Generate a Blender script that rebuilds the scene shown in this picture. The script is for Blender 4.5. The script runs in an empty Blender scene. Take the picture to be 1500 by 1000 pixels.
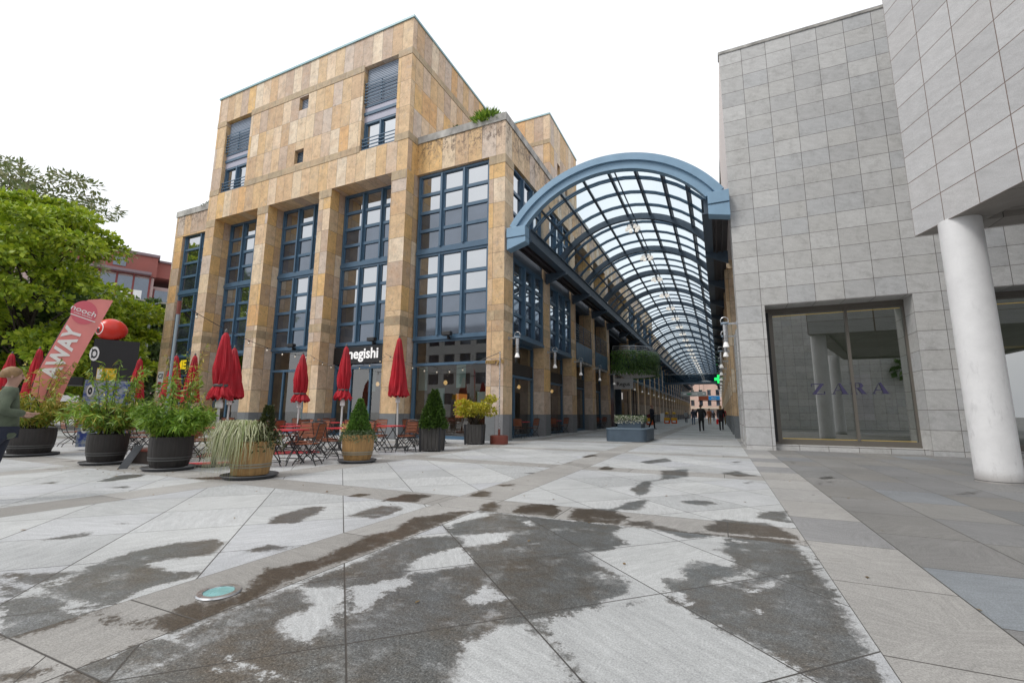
import bpy, bmesh, math, random
import numpy as np
from mathutils import Vector, Matrix, noise as mnoise
R = math.radians
random.seed(7)
scene = bpy.context.scene
COL = scene.collection

# ------------------------------------------------------------------ node helpers
class X:
    """a socket (or number) with arithmetic that writes Math nodes"""
    def __init__(s, nt, v): s.nt = nt; s.v = v
    def op(s, o, b=None, c=None):
        n = s.nt.nodes.new('ShaderNodeMath'); n.operation = o
        for i, q in enumerate((s, b, c)):
            if q is None: continue
            q = q.v if isinstance(q, X) else q
            if isinstance(q, (int, float)): n.inputs[i].default_value = q
            else: s.nt.links.new(q, n.inputs[i])
        return X(s.nt, n.outputs[0])
    def __add__(s, b): return s.op('ADD', b)
    def __sub__(s, b): return s.op('SUBTRACT', b)
    def __mul__(s, b): return s.op('MULTIPLY', b)
    def __truediv__(s, b): return s.op('DIVIDE', b)
    def __neg__(s): return s.op('MULTIPLY', -1.0)
    def gt(s, b): return s.op('GREATER_THAN', b)
    def lt(s, b): return s.op('LESS_THAN', b)
    def floor(s): return s.op('FLOOR')
    def frac(s): return s.op('FRACT')
    def abs(s): return s.op('ABSOLUTE')
    def min(s, b): return s.op('MINIMUM', b)
    def max(s, b): return s.op('MAXIMUM', b)
    def wrapd(s, per):
        """distance to the nearest multiple of per"""
        f = (s / per).frac(); return f.min(-f + 1.0) * per
    def smooth(s, lo, hi):
        n = s.nt.nodes.new('ShaderNodeMapRange'); n.interpolation_type = 'SMOOTHSTEP'
        s.nt.links.new(s.v, n.inputs[0]); n.inputs[1].default_value = lo; n.inputs[2].default_value = hi
        return X(s.nt, n.outputs[0])
    def rng(s, lo, hi, a, b):
        n = s.nt.nodes.new('ShaderNodeMapRange'); s.nt.links.new(s.v, n.inputs[0])
        for i, q in enumerate((lo, hi, a, b)): n.inputs[i + 1].default_value = q
        return X(s.nt, n.outputs[0])

def new_mat(name):
    m = bpy.data.materials.new(name); m.use_nodes = True
    nt = m.node_tree
    return m, nt, nt.nodes['Principled BSDF']
def sep(nt, sock):
    n = nt.nodes.new('ShaderNodeSeparateXYZ'); nt.links.new(sock, n.inputs[0])
    return [X(nt, o) for o in n.outputs]
def comb(nt, *xs):
    n = nt.nodes.new('ShaderNodeCombineXYZ')
    for i, q in enumerate(xs):
        q = q.v if isinstance(q, X) else q
        if isinstance(q, (int, float)): n.inputs[i].default_value = q
        else: nt.links.new(q, n.inputs[i])
    return n.outputs[0]
def noise(nt, vec, scale, detail=4, rough=.55):
    n = nt.nodes.new('ShaderNodeTexNoise'); n.inputs['Scale'].default_value = scale
    n.inputs['Detail'].default_value = detail; n.inputs['Roughness'].default_value = rough
    if vec is not None: nt.links.new(vec, n.inputs['Vector'])
    return X(nt, n.outputs['Fac'])
def white(nt, vec):
    n = nt.nodes.new('ShaderNodeTexWhiteNoise'); nt.links.new(vec, n.inputs['Vector'])
    return X(nt, n.outputs['Value'])
def ramp(nt, fac, stops, const=False):
    n = nt.nodes.new('ShaderNodeValToRGB'); nt.links.new(fac.v, n.inputs[0])
    cr = n.color_ramp
    if const: cr.interpolation = 'CONSTANT'
    while len(cr.elements) < len(stops): cr.elements.new(.5)
    for e, (p, c) in zip(cr.elements, stops): e.position = p; e.color = (*c, 1)
    return n.outputs[0]
def mixc(nt, fac, a, b, mode='MIX'):
    n = nt.nodes.new('ShaderNodeMix'); n.data_type = 'RGBA'; n.blend_type = mode
    for idx, q in ((0, fac), (6, a), (7, b)):
        if isinstance(q, X): nt.links.new(q.v, n.inputs[idx])
        elif isinstance(q, (int, float)): n.inputs[idx].default_value = q
        elif isinstance(q, tuple): n.inputs[idx].default_value = (*q, 1)
        else: nt.links.new(q, n.inputs[idx])
    return n.outputs[2]
def scalec(nt, col, fac):
    """colour times a scalar socket"""
    n = nt.nodes.new('ShaderNodeVectorMath'); n.operation = 'SCALE'
    nt.links.new(col, n.inputs[0]); nt.links.new(fac.v, n.inputs['Scale'])
    return n.outputs[0]
def bump(nt, bsdf, h, strength, dist=.02):
    n = nt.nodes.new('ShaderNodeBump'); n.inputs['Strength'].default_value = strength; n.inputs['Distance'].default_value = dist
    nt.links.new(h.v, n.inputs['Height']); nt.links.new(n.outputs[0], bsdf.inputs['Normal'])
def texco(nt, which='Object'):
    return nt.nodes.new('ShaderNodeTexCoord').outputs[which]
def geo_pos(nt): return nt.nodes.new('ShaderNodeNewGeometry')

def simple(name, col, rough=.5, metal=0., spec=.5, nscale=0, namt=.3, bscale=0, bstr=.2, emit=None, estr=0, stretch=None):
    m, nt, b = new_mat(name)
    b.inputs['Base Color'].default_value = (*col, 1); b.inputs['Roughness'].default_value = rough
    b.inputs['Metallic'].default_value = metal; b.inputs['Specular IOR Level'].default_value = spec
    co = texco(nt)
    if stretch:
        mp = nt.nodes.new('ShaderNodeMapping'); mp.inputs['Scale'].default_value = stretch
        nt.links.new(co, mp.inputs[0]); co = mp.outputs[0]
    if nscale:
        f = noise(nt, co, nscale, 5)
        rgb = nt.nodes.new('ShaderNodeRGB'); rgb.outputs[0].default_value = (*col, 1)
        nt.links.new(scalec(nt, rgb.outputs[0], f.rng(.25, .75, 1 - namt, 1 + namt)), b.inputs['Base Color'])
        nt.links.new(f.rng(.2, .8, max(0, rough - .12), min(1, rough + .12)).v, b.inputs['Roughness'])
    if bscale: bump(nt, b, noise(nt, co, bscale, 4), bstr)
    if emit: b.inputs['Emission Color'].default_value = (*emit, 1); b.inputs['Emission Strength'].default_value = estr
    return m

def slab_mat(name, w, h, u0, z0, pal, joint=.012, jcol=(.05, .045, .04), udir=None, grain='travertine', stain=0., rough=.62, stain_z=None, vclamp=None):
    """cladding slabs w x h m, a tone per slab, thin joints, stone figure and weathering"""
    m, nt, b = new_mat(name)
    g = geo_pos(nt); x, y, z = sep(nt, g.outputs['Position']); nx, ny, nz = [q.abs() for q in sep(nt, g.outputs['Normal'])]
    if udir: u = x * udir[0] + y * udir[1]
    else:
        t = nx.gt(ny); u = x + (y - x) * t
    hz = nz.gt(.7)
    v = z + (y - z) * hz
    u = u + (x - u) * hz
    uu, vv = (u - u0) / w, (v - z0) / h
    if vclamp: vv = vv.max(vclamp[0]).min(vclamp[1])
    cu, cv = uu.floor(), vv.floor()
    key = comb(nt, cu, cv, nx.gt(ny) * 7.0 + hz * 3.0)
    wn = white(nt, key)
    n = len(pal)
    col = ramp(nt, wn, [(i / n, c) for i, c in enumerate(pal)], True)
    off = white(nt, comb(nt, cv, cu, 3.3)) * 20.0
    if grain == 'travertine':
        vec = comb(nt, u * 1.25 + off, v * .95 + off, off)
        fig = noise(nt, vec, 2.3, 8, .72)
        pits = noise(nt, comb(nt, u + off, v * .8, off), 11, 5, .75).smooth(.57, .68)
        col = scalec(nt, col, fig.rng(.28, .72, .84, 1.32))
        tint = noise(nt, comb(nt, u, v, off), 1.4, 3).smooth(.45, .72)
        col = mixc(nt, tint * .24, col, (.47, .25, .12))
        grey = noise(nt, comb(nt, u + 7.0, v * .8, off), 2.1, 6, .75).smooth(.52, .7)
        col = mixc(nt, grey * .42, col, (.42, .36, .32))
        rust = noise(nt, comb(nt, u * 1.2, v, off + 3.0), 3.6, 7, .78).smooth(.56, .68)
        col = mixc(nt, rust * .5, col, (.33, .17, .08))
        col = mixc(nt, pits * .55, col, (.13, .085, .05))
    else:
        vec = comb(nt, u * 1.5 + off, v * 4.0 + u * 1.3, off)
        fig = noise(nt, vec, 2.2, 8, .72)
        fine = noise(nt, comb(nt, u, v, off), 60, 3, .7)
        col = scalec(nt, col, fig.rng(.3, .7, .88, 1.10) * fine.rng(.3, .7, .86, 1.14))
    if stain >= .9:
        dk = noise(nt, comb(nt, u * 1.6, v * 1.1, nx), 2.6, 8, .78).smooth(.47, .60) * z.smooth(*stain_z)
        dr = noise(nt, comb(nt, u * 5.0, v * .25, nx), 1.6, 6, .7).smooth(.48, .66) * z.smooth(stain_z[1] - .9, stain_z[1] + .1)
        col = mixc(nt, dk.max(dr) * .85, col, (.09, .055, .038))
    elif stain > 0:
        st = noise(nt, comb(nt, u * 1.3, v * .9, nx), 1.5, 6, .7).smooth(.42, .62)
        st2 = noise(nt, comb(nt, u, v, nx), 4., 6, .75).smooth(.42, .62)
        s = st * st2 * stain
        if stain_z: s = s * z.smooth(stain_z[0], stain_z[1])
        col = mixc(nt, s, col, (.06, .045, .035))
    jd = uu.frac(); jd = jd.min(-jd + 1.0) * w
    jv = vv.frac(); jv = jv.min(-jv + 1.0) * h
    j = jd.min(jv).smooth(joint * .25, joint * .75)
    col = mixc(nt, j, jcol, col)
    nt.links.new(col, b.inputs['Base Color'])
    b.inputs['Roughness'].default_value = rough
    bump(nt, b, j * .6 + fig * .4, .35, .012)
    return m

# ------------------------------------------------------------------ mesh helpers
class MB:
    def __init__(s): s.v = []; s.f = []
    def add(s, vs, fs):
        o = len(s.v); s.v += [tuple(v) for v in vs]; s.f += [tuple(i + o for i in f) for f in fs]; return s
    def quad(s, *p): return s.add(p, [tuple(range(len(p)))])
    def box(s, x0, y0, z0, x1, y1, z1):
        x0, x1 = min(x0, x1), max(x0, x1); y0, y1 = min(y0, y1), max(y0, y1); z0, z1 = min(z0, z1), max(z0, z1)
        return s.add([(x0, y0, z0), (x1, y0, z0), (x1, y1, z0), (x0, y1, z0), (x0, y0, z1), (x1, y0, z1), (x1, y1, z1), (x0, y1, z1)],
                     [(0, 3, 2, 1), (4, 5, 6, 7), (0, 1, 5, 4), (1, 2, 6, 5), (2, 3, 7, 6), (3, 0, 4, 7)])
    def prism(s, poly, z0, z1):
        n = len(poly)
        a = sum(poly[i][0] * poly[(i + 1) % n][1] - poly[(i + 1) % n][0] * poly[i][1] for i in range(n))
        if a < 0: poly = poly[::-1]
        vs = [(p[0], p[1], z0) for p in poly] + [(p[0], p[1], z1) for p in poly]
        return s.add(vs, [tuple(range(n - 1, -1, -1)), tuple(range(n, 2 * n))] + [(i, (i + 1) % n, n + (i + 1) % n, n + i) for i in range(n)])
    def bar(s, p, q, w, h=None, up=(0, 0, 1)):
        """rectangular bar from p to q"""
        h = h or w; p = Vector(p); q = Vector(q); d = (q - p).normalized(); up = Vector(up)
        a = d.cross(up)
        if a.length < 1e-4: a = d.cross(Vector((1, 0, 0)))
        a.normalize(); b = a.cross(d)
        a *= w / 2; b *= h / 2
        vs = [p - a - b, p + a - b, p + a + b, p - a + b, q - a - b, q + a - b, q + a + b, q - a + b]
        return s.add(vs, [(0, 1, 2, 3), (7, 6, 5, 4), (0, 4, 5, 1), (1, 5, 6, 2), (2, 6, 7, 3), (3, 7, 4, 0)])
    def tube(s, path, r, n=8, cap=True):
        path = [Vector(p) for p in path]; k = len(path)
        rs = r if isinstance(r, (list, tuple)) else [r] * k
        rings = []; ref = None
        for i, p in enumerate(path):
            d = (path[min(i + 1, k - 1)] - path[max(i - 1, 0)]).normalized()
            if ref is None:
                ref = d.cross(Vector((0, 0, 1)))
                if ref.length < 1e-3: ref = d.cross(Vector((1, 0, 0)))
            ref = (ref - d * ref.dot(d)).normalized(); b = d.cross(ref)
            rings.append([p + (ref * math.cos(t) + b * math.sin(t)) * rs[i] for t in (2 * math.pi * j / n for j in range(n))])
        vs = [v for ring in rings for v in ring]
        fs = [(i * n + j, i * n + (j + 1) % n, (i + 1) * n + (j + 1) % n, (i + 1) * n + j) for i in range(k - 1) for j in range(n)]
        if cap: fs += [tuple(range(n - 1, -1, -1)), tuple(range((k - 1) * n, k * n))]
        return s.add(vs, fs)
    def lathe(s, prof, c=(0, 0, 0), n=24, fold=None, cap=True):
        """prof: (radius, z) list; fold(theta, i) scales the radius"""
        k = len(prof); vs = []
        for i, (r, z) in enumerate(prof):
            for j in range(n):
                t = 2 * math.pi * j / n; rr = r * (fold(t, i) if fold else 1)
                vs.append((c[0] + rr * math.cos(t), c[1] + rr * math.sin(t), c[2] + z))
        fs = [(i * n + j, i * n + (j + 1) % n, (i + 1) * n + (j + 1) % n, (i + 1) * n + j) for i in range(k - 1) for j in range(n)]
        if cap: fs += [tuple(range(n - 1, -1, -1)), tuple(range((k - 1) * n, k * n))]
        return s.add(vs, fs)
    def rev(s): s.f = [f[::-1] for f in s.f]; return s
    def move(s, fn): s.v = [tuple(fn(*v)) for v in s.v]; return s
    def build(s, name, mat, parent=None, smooth=False, bevel=0, local=False):
        me = bpy.data.meshes.new(name)
        o = Vector(parent.matrix_world.translation) if (parent and not local) else Vector((0, 0, 0))
        if parent and not local:
            o = Vector((0, 0, 0)); q = parent
            while q: o += q.location; q = q.parent
        me.from_pydata([(v[0] - o.x, v[1] - o.y, v[2] - o.z) for v in s.v], [], s.f); me.update()
        if bevel:
            bm = bmesh.new(); bm.from_mesh(me)
            bmesh.ops.bevel(bm, geom=[e for e in bm.edges if e.is_manifold and e.calc_face_angle(0) > .6], offset=bevel, segments=2, affect='EDGES', profile=.5)
            bm.to_mesh(me); bm.free()
        if smooth:
            for p in me.polygons: p.use_smooth = True
            try: me.set_sharp_from_angle(angle=R(40))
            except Exception: pass
        ob = bpy.data.objects.new(name, me); COL.objects.link(ob)
        if mat: me.materials.append(mat)
        if parent: ob.parent = parent
        return ob

def empty(name, label, cat, loc=(0, 0, 0), rz=0, group=None):
    o = bpy.data.objects.new(name, None); COL.objects.link(o)
    o.location = loc; o.rotation_euler = (0, 0, rz); o.empty_display_size = .2
    tag(o, label, cat, group); return o
def tag(o, label=None, cat=None, group=None, kind=None):
    if label: o['label'] = label
    if cat: o['category'] = cat
    if group: o['group'] = group
    if kind: o['kind'] = kind
    return o
def copy_tree(o, parent=None):
    kids = [c for c in bpy.data.objects if c.parent == o]
    c = o.copy(); COL.objects.link(c); c.parent = parent
    for k in kids: copy_tree(k, c)
    return c
def dup(o, loc, rz, label, group=None, scale=None):
    c = copy_tree(o); c.location = loc; c.rotation_euler = (0, 0, rz); c['label'] = label
    if group: c['group'] = group
    if scale: c.scale = (scale,) * 3
    return c
def text(name, body, mat, size, parent, M, bold=0., extrude=.004, xs=1., align='CENTER'):
    """lettering as a mesh; M maps local x/y (the page) into the world"""
    cu = bpy.data.curves.new(name, 'FONT'); cu.body = body; cu.size = size; cu.extrude = extrude; cu.offset = bold
    cu.align_x = align; cu.align_y = 'CENTER'; cu.resolution_u = 4
    t = bpy.data.objects.new(name, cu); COL.objects.link(t)
    dg = bpy.context.evaluated_depsgraph_get(); dg.update()
    me = bpy.data.meshes.new_from_object(t.evaluated_get(dg))
    bpy.data.objects.remove(t); bpy.data.curves.remove(cu)
    me.transform(Matrix.Diagonal((xs, 1, 1, 1))); me.transform(M)
    if parent:
        o = Vector((0, 0, 0)); q = parent
        while q: o += q.location; q = q.parent
        me.transform(Matrix.Translation(-o))
    me.name = name; me.materials.clear(); me.materials.append(mat)
    ob = bpy.data.objects.new(name, me); COL.objects.link(ob)
    if parent: ob.parent = parent
    return ob
def page(org, right, up):
    r = Vector(right).normalized(); u = Vector(up).normalized(); n = r.cross(u)
    M = Matrix((r, u, n)).transposed().to_4x4(); M.translation = Vector(org); return M

# ------------------------------------------------------------------ camera, sky, sun
f_px, pitch, roll, yaw = 660.795, 0.1570636, 0.00737906, 0.42908375
cy_, sy_ = math.cos(yaw), math.sin(yaw)
fw = Vector((-sy_ * math.cos(pitch), cy_ * math.cos(pitch), math.sin(pitch)))
r0 = Vector((cy_, sy_, 0)); u0_ = r0.cross(fw)
rt = r0 * math.cos(roll) + u0_ * math.sin(roll); upv = u0_ * math.cos(roll) - r0 * math.sin(roll)
cam = bpy.data.cameras.new('camera'); cam.sensor_width = 36; cam.lens = f_px / 1500 * 36; cam.clip_end = 3000; cam.clip_start = .05
co = bpy.data.objects.new('camera', cam); COL.objects.link(co)
Mx = Matrix((rt, upv, -fw)).transposed().to_4x4(); Mx.translation = (0, 0, 1.15); co.matrix_world = Mx
scene.camera = co
scene.view_settings.view_transform = 'Standard'; scene.view_settings.look = 'None'; scene.view_settings.exposure = 0

SUN_EL, SUN_AZ = R(52), R(215)          # soft overcast light from behind and left of the viewer
w = bpy.data.worlds.new('World'); scene.world = w; w.use_nodes = True
nt = w.node_tree; bg = nt.nodes['Background']
sky = nt.nodes.new('ShaderNodeTexSky'); sky.sky_type = 'NISHITA'; sky.sun_disc = False
sky.sun_elevation = SUN_EL; sky.sun_rotation = SUN_AZ; sky.dust_density = 4; sky.air_density = 1.5
hs = nt.nodes.new('ShaderNodeHueSaturation'); hs.inputs['Saturation'].default_value = .12; nt.links.new(sky.outputs[0], hs.inputs['Color'])
cl = mixc(nt, .72, hs.outputs[0], scalec(nt, ramp(nt, noise(nt, texco(nt, 'Generated'), 2.1, 6, .6), [(.3, (9.2, 9.6, 10.2)), (.55, (12.0, 12.2, 12.5)), (.75, (10.4, 10.7, 11.2))]), X(nt, 1.0).op('MULTIPLY', 1.0)))          # closed white cloud deck over the clear sky
nt.links.new(cl, bg.inputs[0]); bg.inputs[1].default_value = .120
sun = bpy.data.lights.new('sun', 'SUN'); sun.energy = 1.55; sun.angle = R(16); sun.color = (1, .96, .9)
so = bpy.data.objects.new('sun', sun); COL.objects.link(so)
sd = Vector((math.sin(SUN_AZ) * math.cos(SUN_EL), math.cos(SUN_AZ) * math.cos(SUN_EL), math.sin(SUN_EL)))
so.rotation_euler = sd.to_track_quat('Z', 'Y').to_euler(); so.location = (0, -10, 40)

# ------------------------------------------------------------------ materials
TRAV = [(.58, .39, .20), (.60, .44, .27), (.64, .50, .34), (.57, .40, .23), (.66, .54, .40), (.50, .34, .20), (.56, .42, .30), (.54, .44, .36), (.64, .41, .17), (.64, .49, .34), (.47, .35, .26), (.61, .43, .26), (.55, .37, .21), (.60, .36, .16)]
trav = slab_mat('travertine_cladding', .655, 1.4233, -13.0, 14.68, TRAV, stain=.28, vclamp=(-.5, 3.5))
trav_w = slab_mat('weathered_travertine', .73, 1.655, -13.0, 12.73, TRAV, stain=1., stain_z=(12.4, 14.0))
trav_p = slab_mat('travertine_pier', .90, 1.17, -13.0 + .04, 1.08, TRAV, stain=.25)
trav_s = slab_mat('travertine_pier_arcade', .95, 1.17, 16.93, 1.08, TRAV, stain=.3)
band = slab_mat('brown_stone_band', 1.1, 3, -13, 0, [(.38, .29, .18), (.42, .32, .20), (.35, .27, .17)], stain=.3)
base_g = slab_mat('grey_plinth_stone', .9, 1.6, -13, -.2, [(.17, .18, .19), (.2, .2, .21), (.15, .16, .17)], grain='granite')
gran = slab_mat('grey_granite_cladding', .7967, .592, .7103, .145, [(.47, .468, .462), (.505, .503, .498), (.44, .44, .44), (.48, .476, .466), (.455, .46, .465), (.53, .528, .52), (.485, .48, .468)], joint=.014, grain='granite', jcol=(.10, .085, .08), stain=.22)
OD = (.301, -.9536)
ou0 = 3.95 * OD[0] + 11.75 * OD[1]
gran_o = slab_mat('pale_granite_cladding', .768, .592, ou0, 4.88, [(.50, .50, .51), (.54, .54, .55), (.48, .48, .49), (.52, .515, .52)], joint=.016, grain='granite', udir=OD, jcol=(.17, .12, .10))
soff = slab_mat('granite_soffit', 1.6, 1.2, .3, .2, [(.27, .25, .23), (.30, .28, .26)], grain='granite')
conc = simple('weathered_concrete', (.36, .35, .33), .8, nscale=2.2, namt=.55, bscale=30, stretch=(1, 1, .6))
blue = simple('blue_steel_paint', (.060, .120, .190), .42, nscale=3, namt=.12)
blue_l = simple('light_blue_steel_paint', (.20, .33, .46), .38, nscale=2, namt=.08)
steel_d = simple('dark_slate_steel', (.058, .086, .122), .45, nscale=3, namt=.2)
black_m = simple('black_iron', (.02, .021, .024), .5, nscale=8, namt=.3)
chrome = simple('brushed_steel', (.55, .56, .58), .3, metal=.9, nscale=10, namt=.1)
louv = simple('grey_blue_blind', (.26, .31, .39), .5)
lilac = simple('lilac_panel', (.36, .36, .44), .4, nscale=2, namt=.05)
copper = simple('pale_teal_flashing', (.28, .45, .50), .4)
white_p = simple('white_paint', (.80, .80, .80), .55, nscale=2, namt=.05)
dark_in = simple('dark_interior', (.035, .03, .027), .8, nscale=1.2, namt=.5)
tan_in = simple('tan_interior_wall', (.24, .16, .10), .7, nscale=1.5, namt=.3)
pale_in = simple('pale_screen', (.42, .50, .47), .6)
warm_l = simple('lit_lamp_glass', (1, .75, .4), .4, emit=(1, .55, .2), estr=.9)
cool_l = simple('lit_bulb', (1, .96, .9), .4, emit=(1, .95, .85), estr=5)

def glassy(name, refl, tint, rough=.02, gc=(.93, .96, 1)):
    """coated window glass: a mirror coat over a dark room"""
    m, nt, b = new_mat(name)
    out = nt.nodes['Material Output']
    gl = nt.nodes.new('ShaderNodeBsdfGlossy'); gl.inputs['Roughness'].default_value = rough; gl.inputs['Color'].default_value = (*gc, 1)
    df = nt.nodes.new('ShaderNodeBsdfDiffuse')
    g = geo_pos(nt)
    n1 = noise(nt, g.outputs['Position'], .9, 3)
    rgb = nt.nodes.new('ShaderNodeRGB'); rgb.outputs[0].default_value = (*tint, 1)
    nt.links.new(scalec(nt, rgb.outputs[0], n1.rng(.3, .7, .45, 1.5)), df.inputs[0])
    lw = nt.nodes.new('ShaderNodeLayerWeight'); lw.inputs[0].default_value = .5
    wob = noise(nt, g.outputs['Position'], 1.3, 2)
    bp = nt.nodes.new('ShaderNodeBump'); bp.inputs['Strength'].default_value = .03; bp.inputs['Distance'].default_value = .02
    nt.links.new(wob.v, bp.inputs['Height']); nt.links.new(bp.outputs[0], gl.inputs['Normal'])
    fac = (X(nt, lw.outputs['Facing']).op('POWER', 4.0) * .9 + (refl + .04)).min(1.0)
    mx = nt.nodes.new('ShaderNodeMixShader'); nt.links.new(fac.v, mx.inputs[0])
    nt.links.new(df.outputs[0], mx.inputs[1]); nt.links.new(gl.outputs[0], mx.inputs[2]); nt.links.new(mx.outputs[0], out.inputs[0])
    return m
def seethru(name, refl, tint, ior=4.5):
    m, nt, b = new_mat(name); out = nt.nodes['Material Output']
    gl = nt.nodes.new('ShaderNodeBsdfGlossy'); gl.inputs['Roughness'].default_value = .01
    tr = nt.nodes.new('ShaderNodeBsdfTransparent'); tr.inputs[0].default_value = (*tint, 1)
    lw = nt.nodes.new('ShaderNodeLayerWeight'); lw.inputs[0].default_value = .5
    fac = (X(nt, lw.outputs['Facing']).op('POWER', ior) * .8 + (refl + .03)).min(1.0)
    mx = nt.nodes.new('ShaderNodeMixShader'); nt.links.new(fac.v, mx.inputs[0])
    nt.links.new(tr.outputs[0], mx.inputs[1]); nt.links.new(gl.outputs[0], mx.inputs[2]); nt.links.new(mx.outputs[0], out.inputs[0])
    return m
g_hi = glassy('sky_reflecting_glass', .42, (.03, .035, .035))
g_lo = glassy('dark_spandrel_glass', .13, (.034, .041, .056), .06, (.76, .86, 1))
g_shop = seethru('shopfront_glass', .16, (.62, .70, .68))
g_zara = seethru('showroom_glass', .46, (.30, .40, .36))
g_roof = seethru('roof_glass', .0, (.80, .88, .92), 9.0)

# ------------------------------------------------------------------ ground
WET = [[[-2.67,2.13],[-2.7,2.47],[-2.64,2.72],[-2.69,3.64],[-2.7,4.19],[-2.67,4.94],[-1.44,4.95],[-0.42,4.99],[0.64,5.15],[0.61,3.75],[0.6,2.93],[0.6,2.64],[0.57,2.18],[-0.65,1.49],[-1.44,1.24],[-1.33,1.45],[-1.73,1.56],[-2.66,1.58],[-2.65,1.78],[-2.66,2.0]],[[-1.63,5.62],[-1.36,5.75],[-1.0,5.41],[-1.01,5.03],[-1.44,4.96]],[[-0.23,5.3],[-0.09,5.67],[0.01,5.78],[0.39,5.78],[0.6,5.34],[0.63,5.18],[-0.18,5.13]],[[-0.98,5.16],[-0.78,5.33],[-0.67,5.08],[-0.93,5.01]],[[-0.83,5.0],[-0.61,5.17],[-0.4,5.0],[-0.22,5.08],[-0.28,4.85],[-0.48,4.81],[-0.61,5.0]],[[-1.33,7.28],[-1.3,8.28],[-1.03,8.75],[-1.18,10.06],[-0.69,10.56],[-0.61,9.33],[-1.15,8.36],[-1.03,7.19],[-1.11,6.81]],[[-1.25,5.81],[-1.17,6.37],[-0.98,6.57],[-0.94,5.96],[-1.03,5.76]],[[-0.11,10.19],[0.25,10.69],[0.45,10.2],[0.7,10.09],[0.23,9.77]],[[-1.87,11.59],[-1.38,12.9],[-1.12,12.12],[-1.59,11.25]],[[-2.42,9.88],[-2.38,10.42],[-2.09,9.81],[-2.25,9.59]],[[0.33,6.36],[0.64,6.59],[0.63,5.9],[0.33,6.01]],[[-0.64,6.61],[-0.34,6.87],[-0.04,6.76],[-0.27,6.5]],[[0.24,8.92],[0.44,9.18],[0.34,8.82]],[[0.1,12.66],[0.41,12.96],[0.31,12.39]],[[-2.67,4.94],[-2.81,5.27],[-2.79,5.56],[-2.54,5.24],[-2.46,4.97]],[[-2.3,5.05],[-2.37,5.5],[-2.2,5.67],[-1.98,5.7],[-1.8,5.37],[-1.77,5.03]],[[-1.61,4.98],[-1.69,5.59],[-1.22,5.82],[-1.07,5.06]],[[-3.09,2.48],[-2.96,2.85],[-3.1,3.52],[-3.01,3.76],[-3.16,4.27],[-2.88,4.84],[-2.72,4.92],[-2.73,4.29],[-2.73,3.7],[-2.74,2.89],[-2.78,2.54],[-2.75,2.22]],[[-4.13,4.88],[-4.16,5.48],[-3.76,5.57],[-3.66,5.03]],[[-3.87,4.05],[-3.92,4.63],[-3.68,4.75],[-3.5,4.53],[-3.5,4.11]],[[-4.33,3.42],[-4.55,3.65],[-4.66,4.18],[-4.5,4.34],[-4.32,4.12],[-4.08,3.57]],[[-3.4,6.74],[-3.16,7.01],[-3.04,6.79],[-3.23,6.7]],[[-3.28,5.71],[-3.34,6.25],[-3.11,6.13],[-2.96,5.76]],[[-3.56,8.37],[-3.37,8.55],[-3.36,8.27]],[[-4.76,4.96],[-4.78,5.21],[-4.57,5.23],[-4.53,4.95]],[[-3.37,8.68],[-3.31,8.8],[-3.29,8.6]],[[-3.41,10.56],[-3.31,10.81],[-3.26,10.46]],[[-3.5,12.11],[-3.39,13.0],[-3.11,12.73],[-3.31,11.91]],[[-2.42,9.64],[-2.35,10.28],[-2.14,10.03],[-2.14,9.56]],[[-5.58,2.16],[-5.54,2.47],[-5.4,2.39],[-5.44,2.23]],[[-4.35,2.01],[-4.48,2.33],[-4.42,2.64],[-4.23,2.82],[-4.0,2.76],[-3.79,2.52],[-3.91,2.39],[-4.07,2.18],[-3.66,2.14],[-3.49,2.28],[-3.42,2.17],[-3.5,1.91],[-3.34,1.61],[-3.99,1.6],[-4.33,1.93]],[[-4.7,1.6],[-4.42,1.76],[-4.27,1.88],[-4.01,1.61]],[[-3.64,2.67],[-3.66,2.93],[-3.39,2.94],[-3.51,2.73]],[[-9.33,4.12],[-9.86,4.67],[-9.6,4.99],[-9.31,4.78],[-9.12,4.23]],[[-9.87,3.55],[-9.9,3.88],[-9.61,3.74]],[[-8.46,5.05],[-8.05,5.44],[-7.78,5.17],[-8.07,5.02]],[[-8.47,3.87],[-8.33,4.12],[-8.11,3.98]],[[-5.75,2.74],[-5.7,2.83],[-5.57,2.74]],[[-12.17,4.24],[-12.32,4.83],[-11.94,4.58]],[[-13.62,5.2],[-13.63,5.68],[-13.16,5.45]],[[-3.98,1.38],[-4.02,1.52],[-3.91,1.57],[-3.37,1.58],[-3.3,1.48],[-3.32,1.18]],[[-4.64,1.58],[-4.39,1.57],[-4.14,1.55],[-3.99,1.41],[-4.13,1.43]],[[-2.69,1.19],[-2.71,1.55],[-2.64,1.58],[-2.28,1.57],[-2.03,1.56],[-1.73,1.56],[-1.28,1.51],[-2.36,1.01]],[[-2.97,1.04],[-2.86,1.22],[-2.82,1.17],[-2.8,1.06],[-2.84,1.0]],[[-3.3,1.59],[-3.04,1.58],[-2.92,1.62],[-2.97,1.71],[-2.97,1.9],[-2.85,2.08],[-3.14,2.51],[-2.83,2.6],[-2.67,2.01],[-2.66,1.58]],[[-3.18,1.53],[-3.14,1.58],[-2.92,1.54],[-3.11,1.51]],[[1.57,10.29],[1.86,10.7],[1.87,10.33],[2.26,11.15],[2.13,10.69],[1.63,10.07]],[[2.98,8.95],[3.38,9.51],[3.68,9.76],[3.38,9.27]],[[3.96,11.92],[4.35,12.33],[4.11,11.88]],[[1.53,13.77],[1.61,13.16],[1.49,12.79]],[[1.44,9.45],[1.55,9.69],[1.45,9.22]],[[1.64,9.81],[1.75,9.93],[1.67,9.66]],[[1.39,6.94],[1.45,6.88],[1.38,6.75]],[[1.95,20.88],[3.4,20.8],[6.52,20.24],[6.17,19.15],[2.58,17.55],[1.84,19.05]]]
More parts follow.
